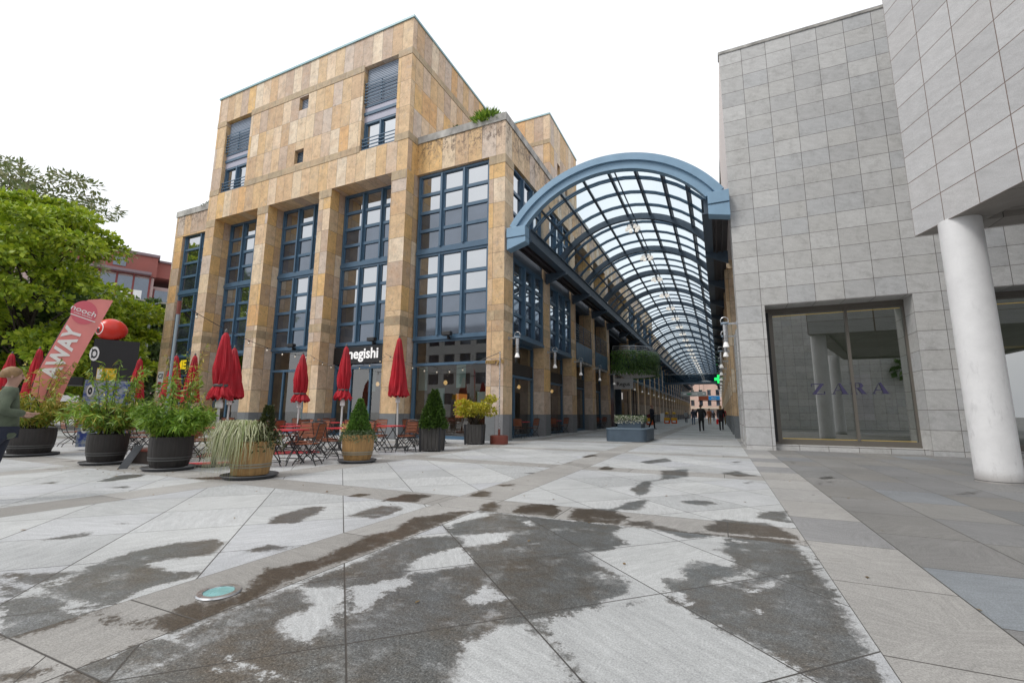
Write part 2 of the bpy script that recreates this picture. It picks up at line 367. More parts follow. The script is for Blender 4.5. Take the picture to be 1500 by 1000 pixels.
DRY = [[[-2.24,3.04],[-2.24,3.31],[-2.11,3.6],[-1.78,3.23],[-2.12,2.86]],[[-2.3,2.49],[-2.06,2.81],[-1.98,2.74],[-2.04,2.48],[-1.97,2.3],[-1.98,2.17]],[[-2.56,2.34],[-2.37,2.5],[-2.06,2.15],[-1.96,1.85],[-2.07,1.8],[-2.27,1.94],[-2.28,2.08],[-2.27,2.16],[-2.47,2.27]],[[-1.5,2.63],[-1.52,2.94],[-1.3,2.77],[-1.41,2.57]],[[-1.25,2.19],[-1.18,2.37],[-1.05,2.5],[-0.84,2.33],[-0.75,2.25],[-0.66,2.07],[-0.5,1.81],[-0.96,1.59],[-1.16,1.94]],[[-0.96,2.54],[-0.81,2.75],[-0.64,2.94],[-0.41,1.85],[-0.58,2.11]],[[-2.33,3.9],[-1.93,4.24],[-1.85,3.86],[-2.07,3.66]],[[-2.68,3.63],[-2.7,4.19],[-2.4,3.86]],[[-2.7,4.23],[-2.71,4.77],[-2.56,4.92],[-2.47,4.75],[-2.61,4.29],[-2.52,4.06]],[[-2.7,2.25],[-2.69,2.5],[-2.59,2.35]],[[-2.0,4.66],[-1.96,4.74],[-1.84,4.62],[-1.87,4.52]],[[-2.62,2.7],[-2.68,2.83],[-2.62,2.76]],[[-1.02,2.56],[-0.66,3.0],[-0.66,2.96],[-0.97,2.58]],[[-1.06,3.85],[-0.83,4.31],[-1.0,4.6],[-0.99,4.92],[-0.68,4.96],[-0.28,4.72],[-0.01,4.36],[0.05,4.05],[-0.09,4.05],[-0.27,4.09],[-0.33,3.78],[-0.29,3.6],[-0.45,3.55],[-0.39,3.31],[-0.26,3.35],[-0.24,3.15],[-0.34,3.25],[-0.82,2.79],[-0.62,3.16],[-0.63,3.34],[-0.79,3.53],[-0.96,3.69]],[[-0.36,4.76],[-0.0,5.04],[-0.07,4.44],[-0.25,4.55]],[[-0.12,3.64],[0.16,3.99],[0.14,3.87],[-0.08,3.6]],[[0.08,3.58],[0.29,3.86],[0.27,3.77],[0.11,3.53]],[[-0.91,3.5],[-0.82,3.49],[-0.8,3.41],[-0.85,3.39]],[[0.05,3.96],[0.17,4.02],[0.14,3.92],[0.06,3.89]],[[-0.82,2.78],[-0.4,3.22],[-0.18,3.01],[0.06,2.81],[0.25,2.61],[0.14,2.44],[0.26,2.54],[0.35,2.52],[0.28,2.18],[-0.53,1.79]],[[0.55,5.08],[0.63,5.05],[0.61,3.75],[0.6,4.03],[0.57,4.43]],[[0.59,2.93],[0.6,2.82],[0.56,2.88]],[[0.33,4.01],[0.39,4.04],[0.36,3.96]],[[0.11,3.26],[0.15,3.28],[0.13,3.22]],[[0.04,4.87],[0.16,4.88],[0.07,4.8]],[[0.57,4.37],[0.64,4.34],[0.6,4.21]],[[-2.14,1.49],[-2.16,1.55],[-2.05,1.56],[-2.04,1.52]],[[-2.65,1.7],[-2.65,1.92],[-2.63,1.88]],[[-3.59,1.51],[-3.57,1.56],[-3.47,1.53],[-3.49,1.49]],[[-2.42,1.38],[-2.43,1.43],[-2.39,1.42]],[[-4.2,1.67],[-4.26,1.79],[-4.07,1.68]]]
def poly_sd(P, Q):
    """signed distance, positive inside polygon P (n,2) at points Q (m,2)"""
    P = np.array(P); n = len(P); d = np.full(len(Q), 1e9); ins = np.zeros(len(Q), bool)
    for i in range(n):
        a, b = P[i], P[(i + 1) % n]; e = b - a; wv = Q - a
        t = np.clip((wv @ e) / max(e @ e, 1e-9), 0, 1); d = np.minimum(d, np.hypot(*(wv - t[:, None] * e).T))
        c = ((a[1] > Q[:, 1]) != (b[1] > Q[:, 1]))
        if abs(e[1]) > 1e-9: ins ^= c & (Q[:, 0] < e[0] * (Q[:, 1] - a[1]) / e[1] + a[0])
    return np.where(ins, d, -d)
def axis(parts):
    out = []
    for a, b, st in parts: out += list(np.arange(a, b - 1e-6, st))
    return out + [parts[-1][1]]
gx = axis([(-900, -60, 120), (-60, -22, 4), (-22, -11, .4), (-11, -7, .14), (-7, 2, .055), (2, 6, .2), (6, 20, 2), (20, 900, 110)])
gy = axis([(-900, -40, 100), (-40, -2, 4), (-2, .8, .4), (.8, 6.2, .055), (6.2, 12, .12), (12, 20, .3), (20, 60, 4), (60, 900, 105)])
GX, GY = np.meshgrid(gx, gy); Q = np.stack([GX.ravel(), GY.ravel()], 1)
near = (Q[:, 0] > -16) & (Q[:, 0] < 9) & (Q[:, 1] > .3) & (Q[:, 1] < 21)
wet = np.full(len(Q), -.6); qn = Q[near]; wv_ = np.full(len(qn), -.6); sm_ = np.full(len(qn), -.6)
def poly_area(P):
    P = np.array(P); return abs(np.sum(P[:, 0] * np.roll(P[:, 1], -1) - np.roll(P[:, 0], -1) * P[:, 1])) / 2
for p in WET: wv_ = np.maximum(wv_, poly_sd(p, qn))
for p in DRY: wv_ = np.minimum(wv_, -poly_sd(p, qn))
wet[near] = np.clip(wv_, -.6, .6)
nxg, nyg = len(gx), len(gy)
faces = [(j * nxg + i, j * nxg + i + 1, (j + 1) * nxg + i + 1, (j + 1) * nxg + i) for j in range(nyg - 1) for i in range(nxg - 1)]
me = bpy.data.meshes.new('ground'); me.from_pydata([(q[0], q[1], 0) for q in Q], [], faces)
at_ = me.attributes.new('wet', 'FLOAT', 'POINT'); at_.data.foreach_set('value', wet.astype(np.float32))
ground = bpy.data.objects.new('ground', me); COL.objects.link(ground); tag(ground, kind='structure')

def ground_mat():
    m, nt, b = new_mat('granite_plaza_paving')
    g = geo_pos(nt); x, y, z = sep(nt, g.outputs['Position'])
    P = g.outputs['Position']
    west = x.lt(.65)
    # crossing bands of the square, 4.43 m apart
    bxp = (x + 3.37) / 4.43; bxi = bxp.floor(); bx = (bxp.frac() * 4.43)
    byp = (y - 4.97) / 4.43; byi = byp.floor(); by = (byp.frac() * 4.43)
    isbx = bx.lt(.67) * west; isby = by.lt(.68) * west
    strip = x.gt(.65) * x.lt(1.34); east = x.gt(1.34)
    isb = isbx.max(isby)
    ed = bx.min((bx - .67).abs()).min(by.min((by - .68).abs()))       # distance to a band edge
    a1 = (x + y - .13) / 1.36; a2 = (y - x - 2.33) / 1.36
    kd = comb(nt, a1.floor() + bxi * 31.0, a2.floor() + byi * 17.0, 1.0)
    jd = (x + y - .13).wrapd(1.36).min((y - x - 2.33).wrapd(1.36)) * .7071
    kb = comb(nt, ((y * isbx + x * isby) / 1.75).floor(), isbx * 3.0 + byi, 5.0)
    jb = ((y * isbx + x * isby)).wrapd(1.75)
    # strip and rectangular slabs along the shop
    cx = ((x - 1.34) / .775); ci = cx.floor() * east - strip
    ro = white(nt, comb(nt, ci, 2.0, 2.0)) * 1.3
    ry = (y + ro) / 1.12
    ke = comb(nt, ci, ry.floor(), 9.0)
    je = ((x - 1.34).wrapd(.775) * east + strip * 1.0).min((y + ro).wrapd(1.12)).min((x - .65).abs()).min((x - 1.34).abs())
    rd, rb, re = white(nt, kd), white(nt, kb), white(nt, ke)
    cd = ramp(nt, rd, [(0, (.40, .41, .415)), (.5, (.49, .50, .50)), (1, (.435, .445, .465))])
    cb = ramp(nt, rb, [(0, (.29, .28, .265)), (.5, (.34, .33, .315)), (1, (.39, .38, .365))])
    ce = ramp(nt, re, [(0, (.175, .18, .185)), (.3, (.225, .217, .205)), (.6, (.20, .203, .21)), (.85, (.25, .243, .23)), (.97, (.22, .225, .235)), (1, (.235, .258, .28))])
    cs = ramp(nt, re, [(0, (.33, .32, .305)), (.5, (.39, .38, .365)), (1, (.25, .25, .255))])
    col = mixc(nt, isb, cd, cb); col = mixc(nt, strip, col, cs); col = mixc(nt, east, col, ce)
    # stone grain, veins and traffic dirt
    an = white(nt, kd) * 6.28
    sx, cxn = an.op('SINE'), an.op('COSINE')
    vein = noise(nt, comb(nt, (x * cxn + y * sx) * 9.0, (y * cxn - x * sx) * 1.2, rd * 40.0), 3.2, 6, .7)
    fine = noise(nt, P, 95, 3, .75); mid = noise(nt, P, 22, 4, .7); big = noise(nt, P, .55, 4, .6)
    col = scalec(nt, col, vein.rng(.3, .7, .84, 1.13) * fine.rng(.3, .7, .66, 1.28) * noise(nt, P, 210, 2, .6).rng(.3, .7, .84, 1.14) * big.rng(.3, .7, .84, 1.1) * mid.rng(.3, .7, .93, 1.07))
    dirt = noise(nt, P, 3.1, 7, .72).smooth(.58, .78)
    col = mixc(nt, dirt * .35, col, (.17, .155, .135))
    j = (jd + isb * 9.0 + x.gt(.65) * 9.0).min(jb + (-isb + 1.0) * 9.0).min(ed + x.gt(.65) * 9.0).min(je + west * 9.0)
    jl = j.smooth(.002, .0075)
    # drying rain
    at = nt.nodes.new('ShaderNodeAttribute'); at.attribute_name = 'wet'
    wv = X(nt, at.outputs['Fac'])
    n1, n2 = noise(nt, P, 5.5, 6, .72), noise(nt, P, 38, 4, .7)
    n3 = noise(nt, P, 120, 2, .6)
    n4 = noise(nt, P, 13, 5, .75)
    sd = wv + (n1 - .5) * .20 + (n4 - .5) * .20 + (n2 - .5) * .14 + (n3 - .5) * .06
    rest = noise(nt, P, .42, 5, .7).smooth(.66, .70) * (wv.lt(-.55)) * x.lt(.65) * noise(nt, P, 2.4, 5, .7).smooth(.5, .56)
    pat = noise(nt, P, 1.1, 5, .65); pat2 = noise(nt, P, 4.2, 6, .75)
    dry = noise(nt, P, 3.4, 8, .78).smooth(.52, .70)                 # half dried areas inside the patches
    soft = noise(nt, P, 1.7, 3).smooth(.45, .6)
    we = (sd.smooth(-.012, .016) * (-soft + 1.0) + sd.smooth(-.025, .05) * soft) * (dry * -.55 + 1.0)
    we = we.max(rest)
    wc1 = ramp(nt, pat * .5 + pat2 * .5, [(.36, (.56, .585, .60)), (.48, (.44, .44, .425)), (.60, (.36, .31, .255))])
    wc2 = ramp(nt, pat * .4 + pat2 * .6, [(.3, (.46, .40, .34)), (.6, (.32, .25, .18))])
    wcol = mixc(nt, isb, wc1, wc2)
    wetc = mixc(nt, 1.0, col, wcol, 'MULTIPLY')
    speck = noise(nt, P, 140, 2, .8).smooth(.60, .72)
    wetc = scalec(nt, wetc, fine.rng(.3, .7, .45, 1.5) * noise(nt, P, 45, 3, .8).rng(.3, .7, .6, 1.35) * (speck * 1.3 + .58))
    vor = nt.nodes.new('ShaderNodeTexVoronoi'); vor.inputs['Scale'].default_value = 1.15; nt.links.new(P, vor.inputs['Vector'])
    gum = X(nt, vor.outputs['Distance']).smooth(.022, .03)
    col = mixc(nt, gum, (.10, .095, .09), col)
    rim = sd.smooth(-.03, .0) * (-(sd.smooth(.01, .05)) + 1.0)
    col = mixc(nt, we, col, wetc)
    col = mixc(nt, rim * .22, col, (.16, .15, .14))
    col = mixc(nt, jl, (.055, .05, .045), col)
    nt.links.new(col, b.inputs['Base Color'])
    nt.links.new((we * -.34 + .70 + (mid - .5) * .3).v, b.inputs['Roughness'])
    b.inputs['Specular IOR Level'].default_value = .4
    bump(nt, b, fine * .6 + vein * .3 + jl * 1.2, .30, .006)
    return m
ground.data.materials.append(ground_mat())

# ------------------------------------------------------------------ buildings
def front(Y): return lambda u, d, z: (u, Y + d, z)            # wall seen from -Y
def east(Xp): return lambda u, d, z: (Xp - d, u, z)           # wall seen from +X
def westw(Xp): return lambda u, d, z: (Xp + d, -u, z)         # wall seen from -X (u runs along -Y)
def wall(mb, mp, u0, u1, z0, z1, holes=(), depth=.35):
    us = sorted({u0, u1, *[h[0] for h in holes], *[h[1] for h in holes]}); zs = sorted({z0, z1, *[h[2] for h in holes], *[h[3] for h in holes]})
    us = [u for u in us if u0 <= u <= u1]; zs = [z for z in zs if z0 <= z <= z1]
    for a, b in zip(us, us[1:]):
        for c, d in zip(zs, zs[1:]):
            if any(h[0] <= a and b <= h[1] and h[2] <= c and d <= h[3] for h in holes): continue
            mb.quad(mp(a, 0, c), mp(b, 0, c), mp(b, 0, d), mp(a, 0, d))
    for a, b, c, d in holes:
        mb.quad(mp(a, 0, c), mp(a, 0, d), mp(a, depth, d), mp(a, depth, c)); mb.quad(mp(b, 0, d), mp(b, 0, c), mp(b, depth, c), mp(b, depth, d))
        mb.quad(mp(a, 0, d), mp(b, 0, d), mp(b, depth, d), mp(a, depth, d))
        if c > 0: mb.quad(mp(b, 0, c), mp(a, 0, c), mp(a, depth, c), mp(b, depth, c))
    return mb
def lbox(mb, mp, u0, u1, d0, d1, z0, z1):
    m = MB().box(u0, d0, z0, u1, d1, z1); m.move(mp); mb.add(m.v, m.f)
def window_unit(parent, mp, u0, u1, z0, z1, nc, nr, nhi, mat=None, fw_=.11, name='window', bold=.2):
    """blue steel window: stout mullions, transoms, nhi clear rows above dark spandrel panels"""
    mat = mat or blue
    fr = MB(); t = fw_
    lbox(fr, mp, u0, u0 + t, -.03, .1, z0, z1); lbox(fr, mp, u1 - t, u1, -.03, .1, z0, z1)
    lbox(fr, mp, u0 + t, u1 - t, -.028, .1, z0, z0 + t); lbox(fr, mp, u0 + t, u1 - t, -.028, .1, z1 - t, z1)
    cw = (u1 - u0 - 2 * t) / nc; rh = (z1 - z0 - 2 * t) / nr
    for i in range(1, nc):
        c = u0 + t + cw * i
        lbox(fr, mp, c - bold / 2, c + bold / 2, 0, .1, z0 + t, z1 - t); lbox(fr, mp, c - .045, c + .045, -.10, 0, z0 + t, z1 - t)
    for i in range(nc):
        a = u0 + t + cw * i + (bold / 2 if i else 0); b = u0 + t + cw * (i + 1) - (bold / 2 if i < nc - 1 else 0)
        for j in range(1, nr):
            c = z0 + t + rh * j; lbox(fr, mp, a, b, .002, .1, c - .075, c + .075)
        for j in range(nr):                                    # slim sash lines
            c0 = z0 + t + rh * j + (.075 if j else 0); c1 = z0 + t + rh * (j + 1) - (.075 if j < nr - 1 else 0)
            lbox(fr, mp, a, a + .05, .03, .1, c0, c1); lbox(fr, mp, b - .05, b, .03, .1, c0, c1)
    w_ = fr.build(name, mat, parent)
    zs = z0 + t + rh * (nr - nhi)
    if nhi: MB().quad(mp(u0 + t, .07, zs), mp(u1 - t, .07, zs), mp(u1 - t, .07, z1 - t), mp(u0 + t, .07, z1 - t)).build('pane', g_hi, w_)
    if nhi < nr: MB().quad(mp(u0 + t, .07, z0 + t), mp(u1 - t, .07, z0 + t), mp(u1 - t, .07, zs), mp(u0 + t, .07, zs)).build('spandrel_panel', g_lo, w_)
    return w_
def shopfront(parent, mp, u0, u1, z1=4.45, bar_z=3.32, posts=(), door=None, dark_sign=False, glass=None):
    fr = MB(); t = .09
    lbox(fr, mp, u0, u0 + .16, -.03, .1, 0, z1); lbox(fr, mp, u1 - t, u1, -.03, .1, 0, z1); lbox(fr, mp, u0 + .16, u1 - t, -.028, .1, z1 - .1, z1)
    lbox(fr, mp, u0 + .16, u1 - t, -.05, .1, bar_z - .06, bar_z + .06); lbox(fr, mp, u0 + .16, u1 - t, -.028, .1, 0, .14)
    for p in posts: lbox(fr, mp, p - .05, p + .05, -.02, .1, .14, bar_z - .06)
    s = fr.build('shopfront', blue, parent)
    MB().quad(mp(u0, .05, .1), mp(u1, .05, .1), mp(u1, .05, bar_z), mp(u0, .05, bar_z)).build('pane', glass or g_shop, s)
    MB().quad(mp(u0, .05, bar_z), mp(u1, .05, bar_z), mp(u1, .05, z1), mp(u0, .05, z1)).build('pane', g_lo if dark_sign else (glass or g_shop), s)
    return s
def railing(parent, mp, u0, u1, z0, z1, n, d=-.06, mat=None, name='railing', posts=3):
    m = MB()
    for i in range(n):
        z = z0 + (z1 - z0) * i / max(1, n - 1); lbox(m, mp, u0, u1, d - .015, d + .015, z - .022, z + .022)
    for i in range(posts):
        u = u0 + .03 + (u1 - u0 - .06) * i / (posts - 1); lbox(m, mp, u - .025, u + .025, d + .016, d + .045, z0 - .05, z1)
    return m.build(name, mat or blue, parent)

T = empty('travertine_building', 'ochre travertine office block with tall blue windows and a square tower over the café terrace', 'building', (-20.5, 24, 0))
YT, YB, XF, XT, XL = 16.16, 16.94, -8.15, -13.0, -28.25
# --- tower: upper walls
hl, hr = (-27.35, -25.0, 14.36, 19.2), (-16.1, -13.85, 14.36, 19.2)
s1, s2 = (-20.87, -20.15, 18.05, 18.88), (-20.9, -20.2, 14.76, 15.6)
m = wall(MB(), front(YT), XL, XT, 12.70, 20.98, [hl, hr, s1, s2], .4)
wall(m, east(XT), YT, 25.0, 12.70, 20.98)
m.quad((XL, YT, 12.7), (XL, YT, 20.98), (XL, 25, 20.98), (XL, 25, 12.7)); m.quad((XL, 25, 12.7), (XL, 25, 20.98), (XT, 25, 20.98), (XT, 25, 12.7))
m.quad((XL, YT, 20.9), (XT, YT, 20.9), (XT, 25, 20.9), (XL, 25, 20.9))
m.quad((XL, YT, 12.7), (XL, YB + .25, 12.7), (XT, YB + .25, 12.7), (XT, YT, 12.7))
m.build('tower_wall', trav, T)
m = MB()
for a, b in ((XL, -27.35), (-25.0, -16.1), (-13.85, XT)):
    for z in (18.95, 14.30): m.box(a, YT - .02, z, b, YT - .001, z + .37)
for z in (18.95, 14.30): m.box(XT + .001, YT - .02, z, XT + .02, 25, z + .37)
for k in range(4):
    a = (-28.25, -23.53, -18.70, -13.90)[k]; m.box(a - .015, YT - .018, 12.25, a + .87, YT - .0005, 12.70)
m.build('stone_band', band, T)
MB().box(XL - .06, YT - .06, 20.98, XT + .06, 25.06, 21.09).build('roof_edge', copper, T)
# tower windows
for h, clear in ((hl, 0), (hr, 0)):
    mp = front(YT + .22); u0, u1 = h[0], h[1]
    lou = MB(); z = 19.16
    while z > 16.98: lbox(lou, mp, u0 + .1, u1 - .06, .0, .06, z - .085, z - .02); z -= .1
    lbox(lou, mp, u0, u1, .065, .09, 16.95, 19.2)
    lou.build('blind', louv, T)
    railing(T, front(YT + .1), u0 + .02, u1 - .02, 17.15, 18.25, 7, 0)
    p = MB(); lbox(p, mp, u0, u1, .0, .1, 16.62, 16.93); lbox(p, mp, u0, u1, .0, .1, 16.08, 16.46); p.build('lilac_panel', lilac, T)
    p = MB(); lbox(p, mp, u0, u1, -.04, .1, 16.93, 17.02); lbox(p, mp, u0, u1, -.06, .1, 16.46, 16.62); p.build('sill_beam', blue, T)
    window_unit(T, front(YT + .26), u0, u1, 14.38, 16.08, 2, 1, 1, bold=.1)
    railing(T, front(YT + .1), u0 + .02, u1 - .02, 14.46, 15.05, 4, 0)
for h in (s1, s2):
    p = MB()
    for i in range(8): lbox(p, front(YT + .2), h[0], h[1], 0, .05, h[2] + .1 * i, h[2] + .1 * i + .06)
    lbox(p, front(YT + .2), h[0], h[1], .06, .09, h[2], h[3])
    p.build('vent_grille', louv if h is s1 else steel_d, T)
# --- piers
def pier(x0, x1, y0, y1, z1, mat, plinth=True):
    MB().box(x0, y0, 1.08, x1, y1, z1).build('pier', mat, T)
    MB().box(x0 - .012, y0 - .012, 0, x1 + .012, y1, 1.08).build('plinth', base_g, T)
    MB().box(x0 - .01, y0 - .01, 5.08, x1 + .01, y1, 5.5).build('stone_band', band, T)
for a, b in ((-28.25, -27.40), (-23.53, -22.65), (-18.70, -17.87), (-13.90, -13.0)): pier(a, b, YT, YB + .35, 12.70, trav_p)
# --- right bay: lintel, coping, corner pier
m = wall(MB(), front(YB), XT, XF, 12.73, 14.38); m.quad((XT, YB, 12.73), (XT, YB + .4, 12.73), (XF, YB + .4, 12.73), (XF, YB, 12.73))
wall(m, east(XF), YB, 66, 12.73, 14.38); m.quad((XF, YB, 12.73), (XF, 66, 12.73), (XF - .5, 66, 12.73), (XF - .5, YB, 12.73))
m.quad((XT, YB, 14.3), (XF, YB, 14.3), (XF, 66, 14.3), (XT, 66, 14.3))
m.build('parapet_wall', trav_w, T)
m = MB().box(XT + .001, YB - .05, 14.38, XF + .05, YB + .45, 14.75).box(XF - .4, YB + .45, 14.38, XF + .05, 66, 14.75)
m.build('coping', conc, T)
m = MB().box(-8.96, YB - .018, 12.31, XF + .018, YB + .93, 12.73); m.build('stone_band', band, T)
pier(-8.95, XF, YB, YB + .92, 12.72, trav_s)
# --- left low wing
m = wall(MB(), front(YB), -32.9, XL, 12.62, 14.1); m.quad((-32.9, YB, 12.62), (-32.9, YB + .4, 12.62), (XL, YB + .4, 12.62), (XL, YB, 12.62))
m.quad((-32.9, YB, 12.6), (-32.9, YB, 14.1), (-32.9, 30, 14.1), (-32.9, 30, 12.6)); m.quad((-32.9, YB, 14.05), (XL, YB, 14.05), (XL, 30, 14.05), (-32.9, 30, 14.05))
m.quad((-32.9, YB + .8, 0), (-32.9, YB + .8, 12.6), (-32.9, 30, 12.6), (-32.9, 30, 0))
m.build('parapet_wall', trav_w, T)
MB().box(-32.95, YB - .05, 14.1, XL - .001, YB + .4, 14.5).build('coping', conc, T)
pier(-32.9, -32.0, YB, YB + .8, 12.6, trav_p)
# --- front windows, two storeys in each bay, shopfronts below
YW = YB + .22
bays = [(-31.95, -28.3, 2), (-27.38, -23.55, 3), (-22.63, -18.72, 3), (-17.85, -13.92, 3), (-12.93, -8.97, 3)]
for i, (a, b, n) in enumerate(bays):
    y = YW if i not in (0, 4) else YB + .16
    window_unit(T, front(y), a, b, 8.78, 12.70, n, 4, 2)
    window_unit(T, front(y), a, b, 4.52, 8.60, n, 4, 2)
    p = MB(); lbox(p, front(y), a, b, -.08, .12, 8.60, 8.78); p.build('floor_beam', blue, T); p = MB(); lbox(p, front(y), a, b, -.06, .12, 4.44, 4.52); p.build('floor_beam', blue, T)
    ps = {0: (-30.6,), 1: (-26.2, -24.9), 2: (-21.6, -19.9), 3: (-16.75, -15.5), 4: ()}[i]
    shopfront(T, front(y + .06), a, b, 4.44, 3.32, ps, dark_sign=i in (0, 3))
# --- arcade side
PY_ = [YB + 4.88 * k for k in range(28)]
for k, y in enumerate(PY_):
    if k == 0: continue
    if k == 5: continue
    top = 12.72 if k < 10 else 9.2
    pier(XF - .9, XF, y, y + .95, top, trav_s)
for k in range(27):
    a, b = PY_[k] + .97, PY_[k + 1] - .02
    mp = east(XF - .06)
    if k in (4, 5): continue
    if k in (0, 1) or k in range(6, 10):
        if k < 10: window_unit(T, east(XF - .16), a, b, 9.3, 12.70, 3, 3, 2)
    if k in (0, 1):
        window_unit(T, mp, a, b, 4.62, 8.2, 3, 4, 2, fw_=.14)
        p = MB().box(XF - .8, a, 4.5, XF + .03, b, 4.62); p.build('bay_sill', blue, T)
    elif k in (2, 3):
        p = MB(); lbox(p, mp, a, (a + b) / 2 - .02, -.1, -.02, 4.6, 5.68); lbox(p, mp, (a + b) / 2 + .02, b, -.1, -.02, 4.6, 5.68); p.build('balcony_panel', blue, T)
        railing(T, mp, a, b, 5.85, 6.87, 7, -.06, steel_d)
        MB().box(XF - 2.6, a, 4.44, XF, b, 4.58).build('balcony_floor', conc, T)
        window_unit(T, east(XF - 2.4), a, b, 4.6, 8.2, 3, 2, 1, fw_=.14)
    else:
        window_unit(T, mp, a, b, 4.62, 8.2, 2, 4, 2, fw_=.14)
        MB().box(XF - .8, a, 4.5, XF + .03, b, 4.62).build('bay_sill', blue, T)
    MB().box(XF - .5, a - .01, 8.205, XF - .1, b + .01, 9.295).build('spandrel_beam', steel_d, T)
    s = shopfront(T, east(XF - .62), a, b, 4.48, 2.85, ((a + b) / 2 - .4,), dark_sign=False)
    MB().box(XF - .66, a, 2.95, XF - .6, b, 3.5).build('sign_board', dark_in if k != 2 else black_m, T)
# backs of the recessed storeys, floors, rooms
m = MB().box(XF - 3.2, YB + .5, 8.25, XF - .62, 66, 8.4).box(XF - 3.3, YB + .5, 4.5, XF - 3.2, 140, 8.25)
m.build('inner_wall', steel_d, T)
m = MB()
m.quad((-33, YB + .3, .02), (XF - .7, YB + .3, .02), (XF - .7, 140, .02), (-33, 140, .02))
m.quad((-33, YB + .3, 4.43), (-33, 140, 4.43), (XF - .7, 140, 4.43), (XF - .7, YB + .3, 4.43))
m.build('interior', dark_in, T)
m = MB().quad((-33, 21.6, 0), (XF - 4.2, 21.6, 0), (XF - 4.2, 21.6, 4.4), (-33, 21.6, 4.4)).quad((XF - 4.2, 21.6, 0), (XF - 4.2, 140, 0), (XF - 4.2, 140, 4.4), (XF - 4.2, 21.6, 4.4))
m.build('back_wall', tan_in, T)
m = MB()
for x, z0, z1 in ((-13.4, 2.2, 3.35), (-12.4, .3, 2.3), (-11.25, 2.3, 3.4), (-10.1, 1.0, 2.1), (-16.6, 2.2, 3.3), (-21.3, .6, 3.0), (-25.6, .5, 2.9), (-30.5, .5, 3.1)): m.box(x, 18.3, z0, x + .5, 18.33, z1)
m.build('screen', pale_in, T)
m = MB()
for x, y in ((-12.3, 19), (-10.2, 19.6), (-16.9, 18.8), (-16.4, 18.8), (-15.9, 18.8), (-15.4, 19.3), (-20.8, 19.2), (-26, 19.4), (-10.3, 23.5), (-9.8, 25.2), (-10.2, 28.8), (-10, 33.5), (-10.2, 48.5), (-10, 53), (-10, 58)): m.lathe([(.05, 2.72), (.11, 2.6), (.05, 2.5)], (x, y, 0), 8)
m.build('pendant_lamp', warm_l, T)
m = MB()
for k in (0, 1, 6, 7, 8): m.box(-12.2, PY_[k] + 2.9, .9, -12.0, PY_[k] + 3.7, 2.1)
m.build('counter', simple('orange_back_lit_shelf', (.35, .13, .05), .5, emit=(1, .35, .08), estr=.45), T)
MB().box(XF - .6, 66.01, 9.3, XF - .02, 148, 12.6).build('upper_wall', trav_s, T)
MB().box(XF - .5, PY_[4] + .96, 8.25, XF - .1, PY_[6], 9.295).build('spandrel_beam', steel_d, T)
# --- rear tower above the terrace
m = wall(MB(), east(-9.28), 26.05, 32.25, 14.3, 20.98, [(27.6, 28.2, 17.3, 18.3), (29.3, 29.9, 16.7, 17.7)], .3); wall(m, front(26.05), -16, -9.28, 14.3, 20.98)
m.quad((-16, 26.05, 14.3), (-16, 26.05, 20.98), (-16, 32.25, 20.98), (-16, 32.25, 14.3)).quad((-16, 32.25, 14.3), (-16, 32.25, 20.98), (-9.28, 32.25, 20.98), (-9.28, 32.25, 14.3)).quad((-16, 26.05, 20.9), (-9.28, 26.05, 20.9), (-9.28, 32.25, 20.9), (-16, 32.25, 20.9))
rt_ = m.build('rear_tower', trav, T)
m = MB().box(-9.6, 27.55, 16.6, -9.58, 30, 18.4); m.build('vent', steel_d, rt_)
MB().box(-16.05, 26.0, 20.98, -9.23, 32.3, 21.08).build('roof_edge', copper, rt_)
m = MB()
for a, b in ((-16, -9.28),): m.box(a, 26.03, 18.9, b, 26.049, 19.2)
m.build('stone_band', band, rt_)
# --- round balcony
cb = (XF, 41.8); Rb = 3.1
def arc(r, n=20, a0=-90, a1=90): return [(cb[0] + r * math.cos(R(a0 + (a1 - a0) * i / n)), cb[1] + r * math.sin(R(a0 + (a1 - a0) * i / n))) for i in range(n + 1)]
rb = MB().prism(arc(Rb), 4.55, 4.85).build('round_balcony', white_p, T)
m = MB()
for z in (6.3, 6.45, 6.6, 6.75, 6.92): m.tube([(*p, z) for p in arc(Rb - .08)], .022 if z < 6.9 else .035, 6)
for p in arc(Rb - .08, 6): m.tube([(*p, 4.85), (*p, 6.92)], .03, 6)
m.build('railing', chrome, rb)
m = MB(); o_, i_ = arc(Rb - .2), arc(Rb - .25)
for k in range(20): m.quad((*o_[k], 4.85), (*o_[k + 1], 4.85), (*o_[k + 1], 5.9), (*o_[k], 5.9))
m.build('balcony_panel', steel_d, rb)
MB().box(XF - 2.6, 37.6, 4.6, XF - 2.5, 46.1, 8.25).build('inner_wall', steel_d, T)
m = wall(MB(), east(XF - 1.2), 37.5, 46.1, 0, 4.55, [(38.2, 39.6, 0, 2.6), (43.2, 45.4, 0, 2.6)], .2); m.build('lobby_wall', dark_in, T)
MB().box(XF - 1.1, 39.7, 0, XF - .2, 40.2, 4.55).build('lobby_pier', steel_d, T); MB().box(XF - 1.1, 42.8, 0, XF - .2, 43.1, 4.55).build('lobby_pier', steel_d, T)
m = MB().box(XF - 1.0, 37.6, 2.55, XF - .5, 39.6, 3.2).box(XF - 1.0, 43.2, 2.55, XF - .5, 45.2, 3.2); m.build('lit_fascia', simple('pale_lit_fascia', (.6, .58, .55), .5, emit=(1, .95, .9), estr=.35), T)
m = MB().box(XF - 1.15, 38.3, .5, XF - 1.1, 38.8, 2.3); m.build('lit_poster', simple('red_lit_poster', (.6, .08, .02), .5, emit=(1, .25, .05), estr=1.6), T)
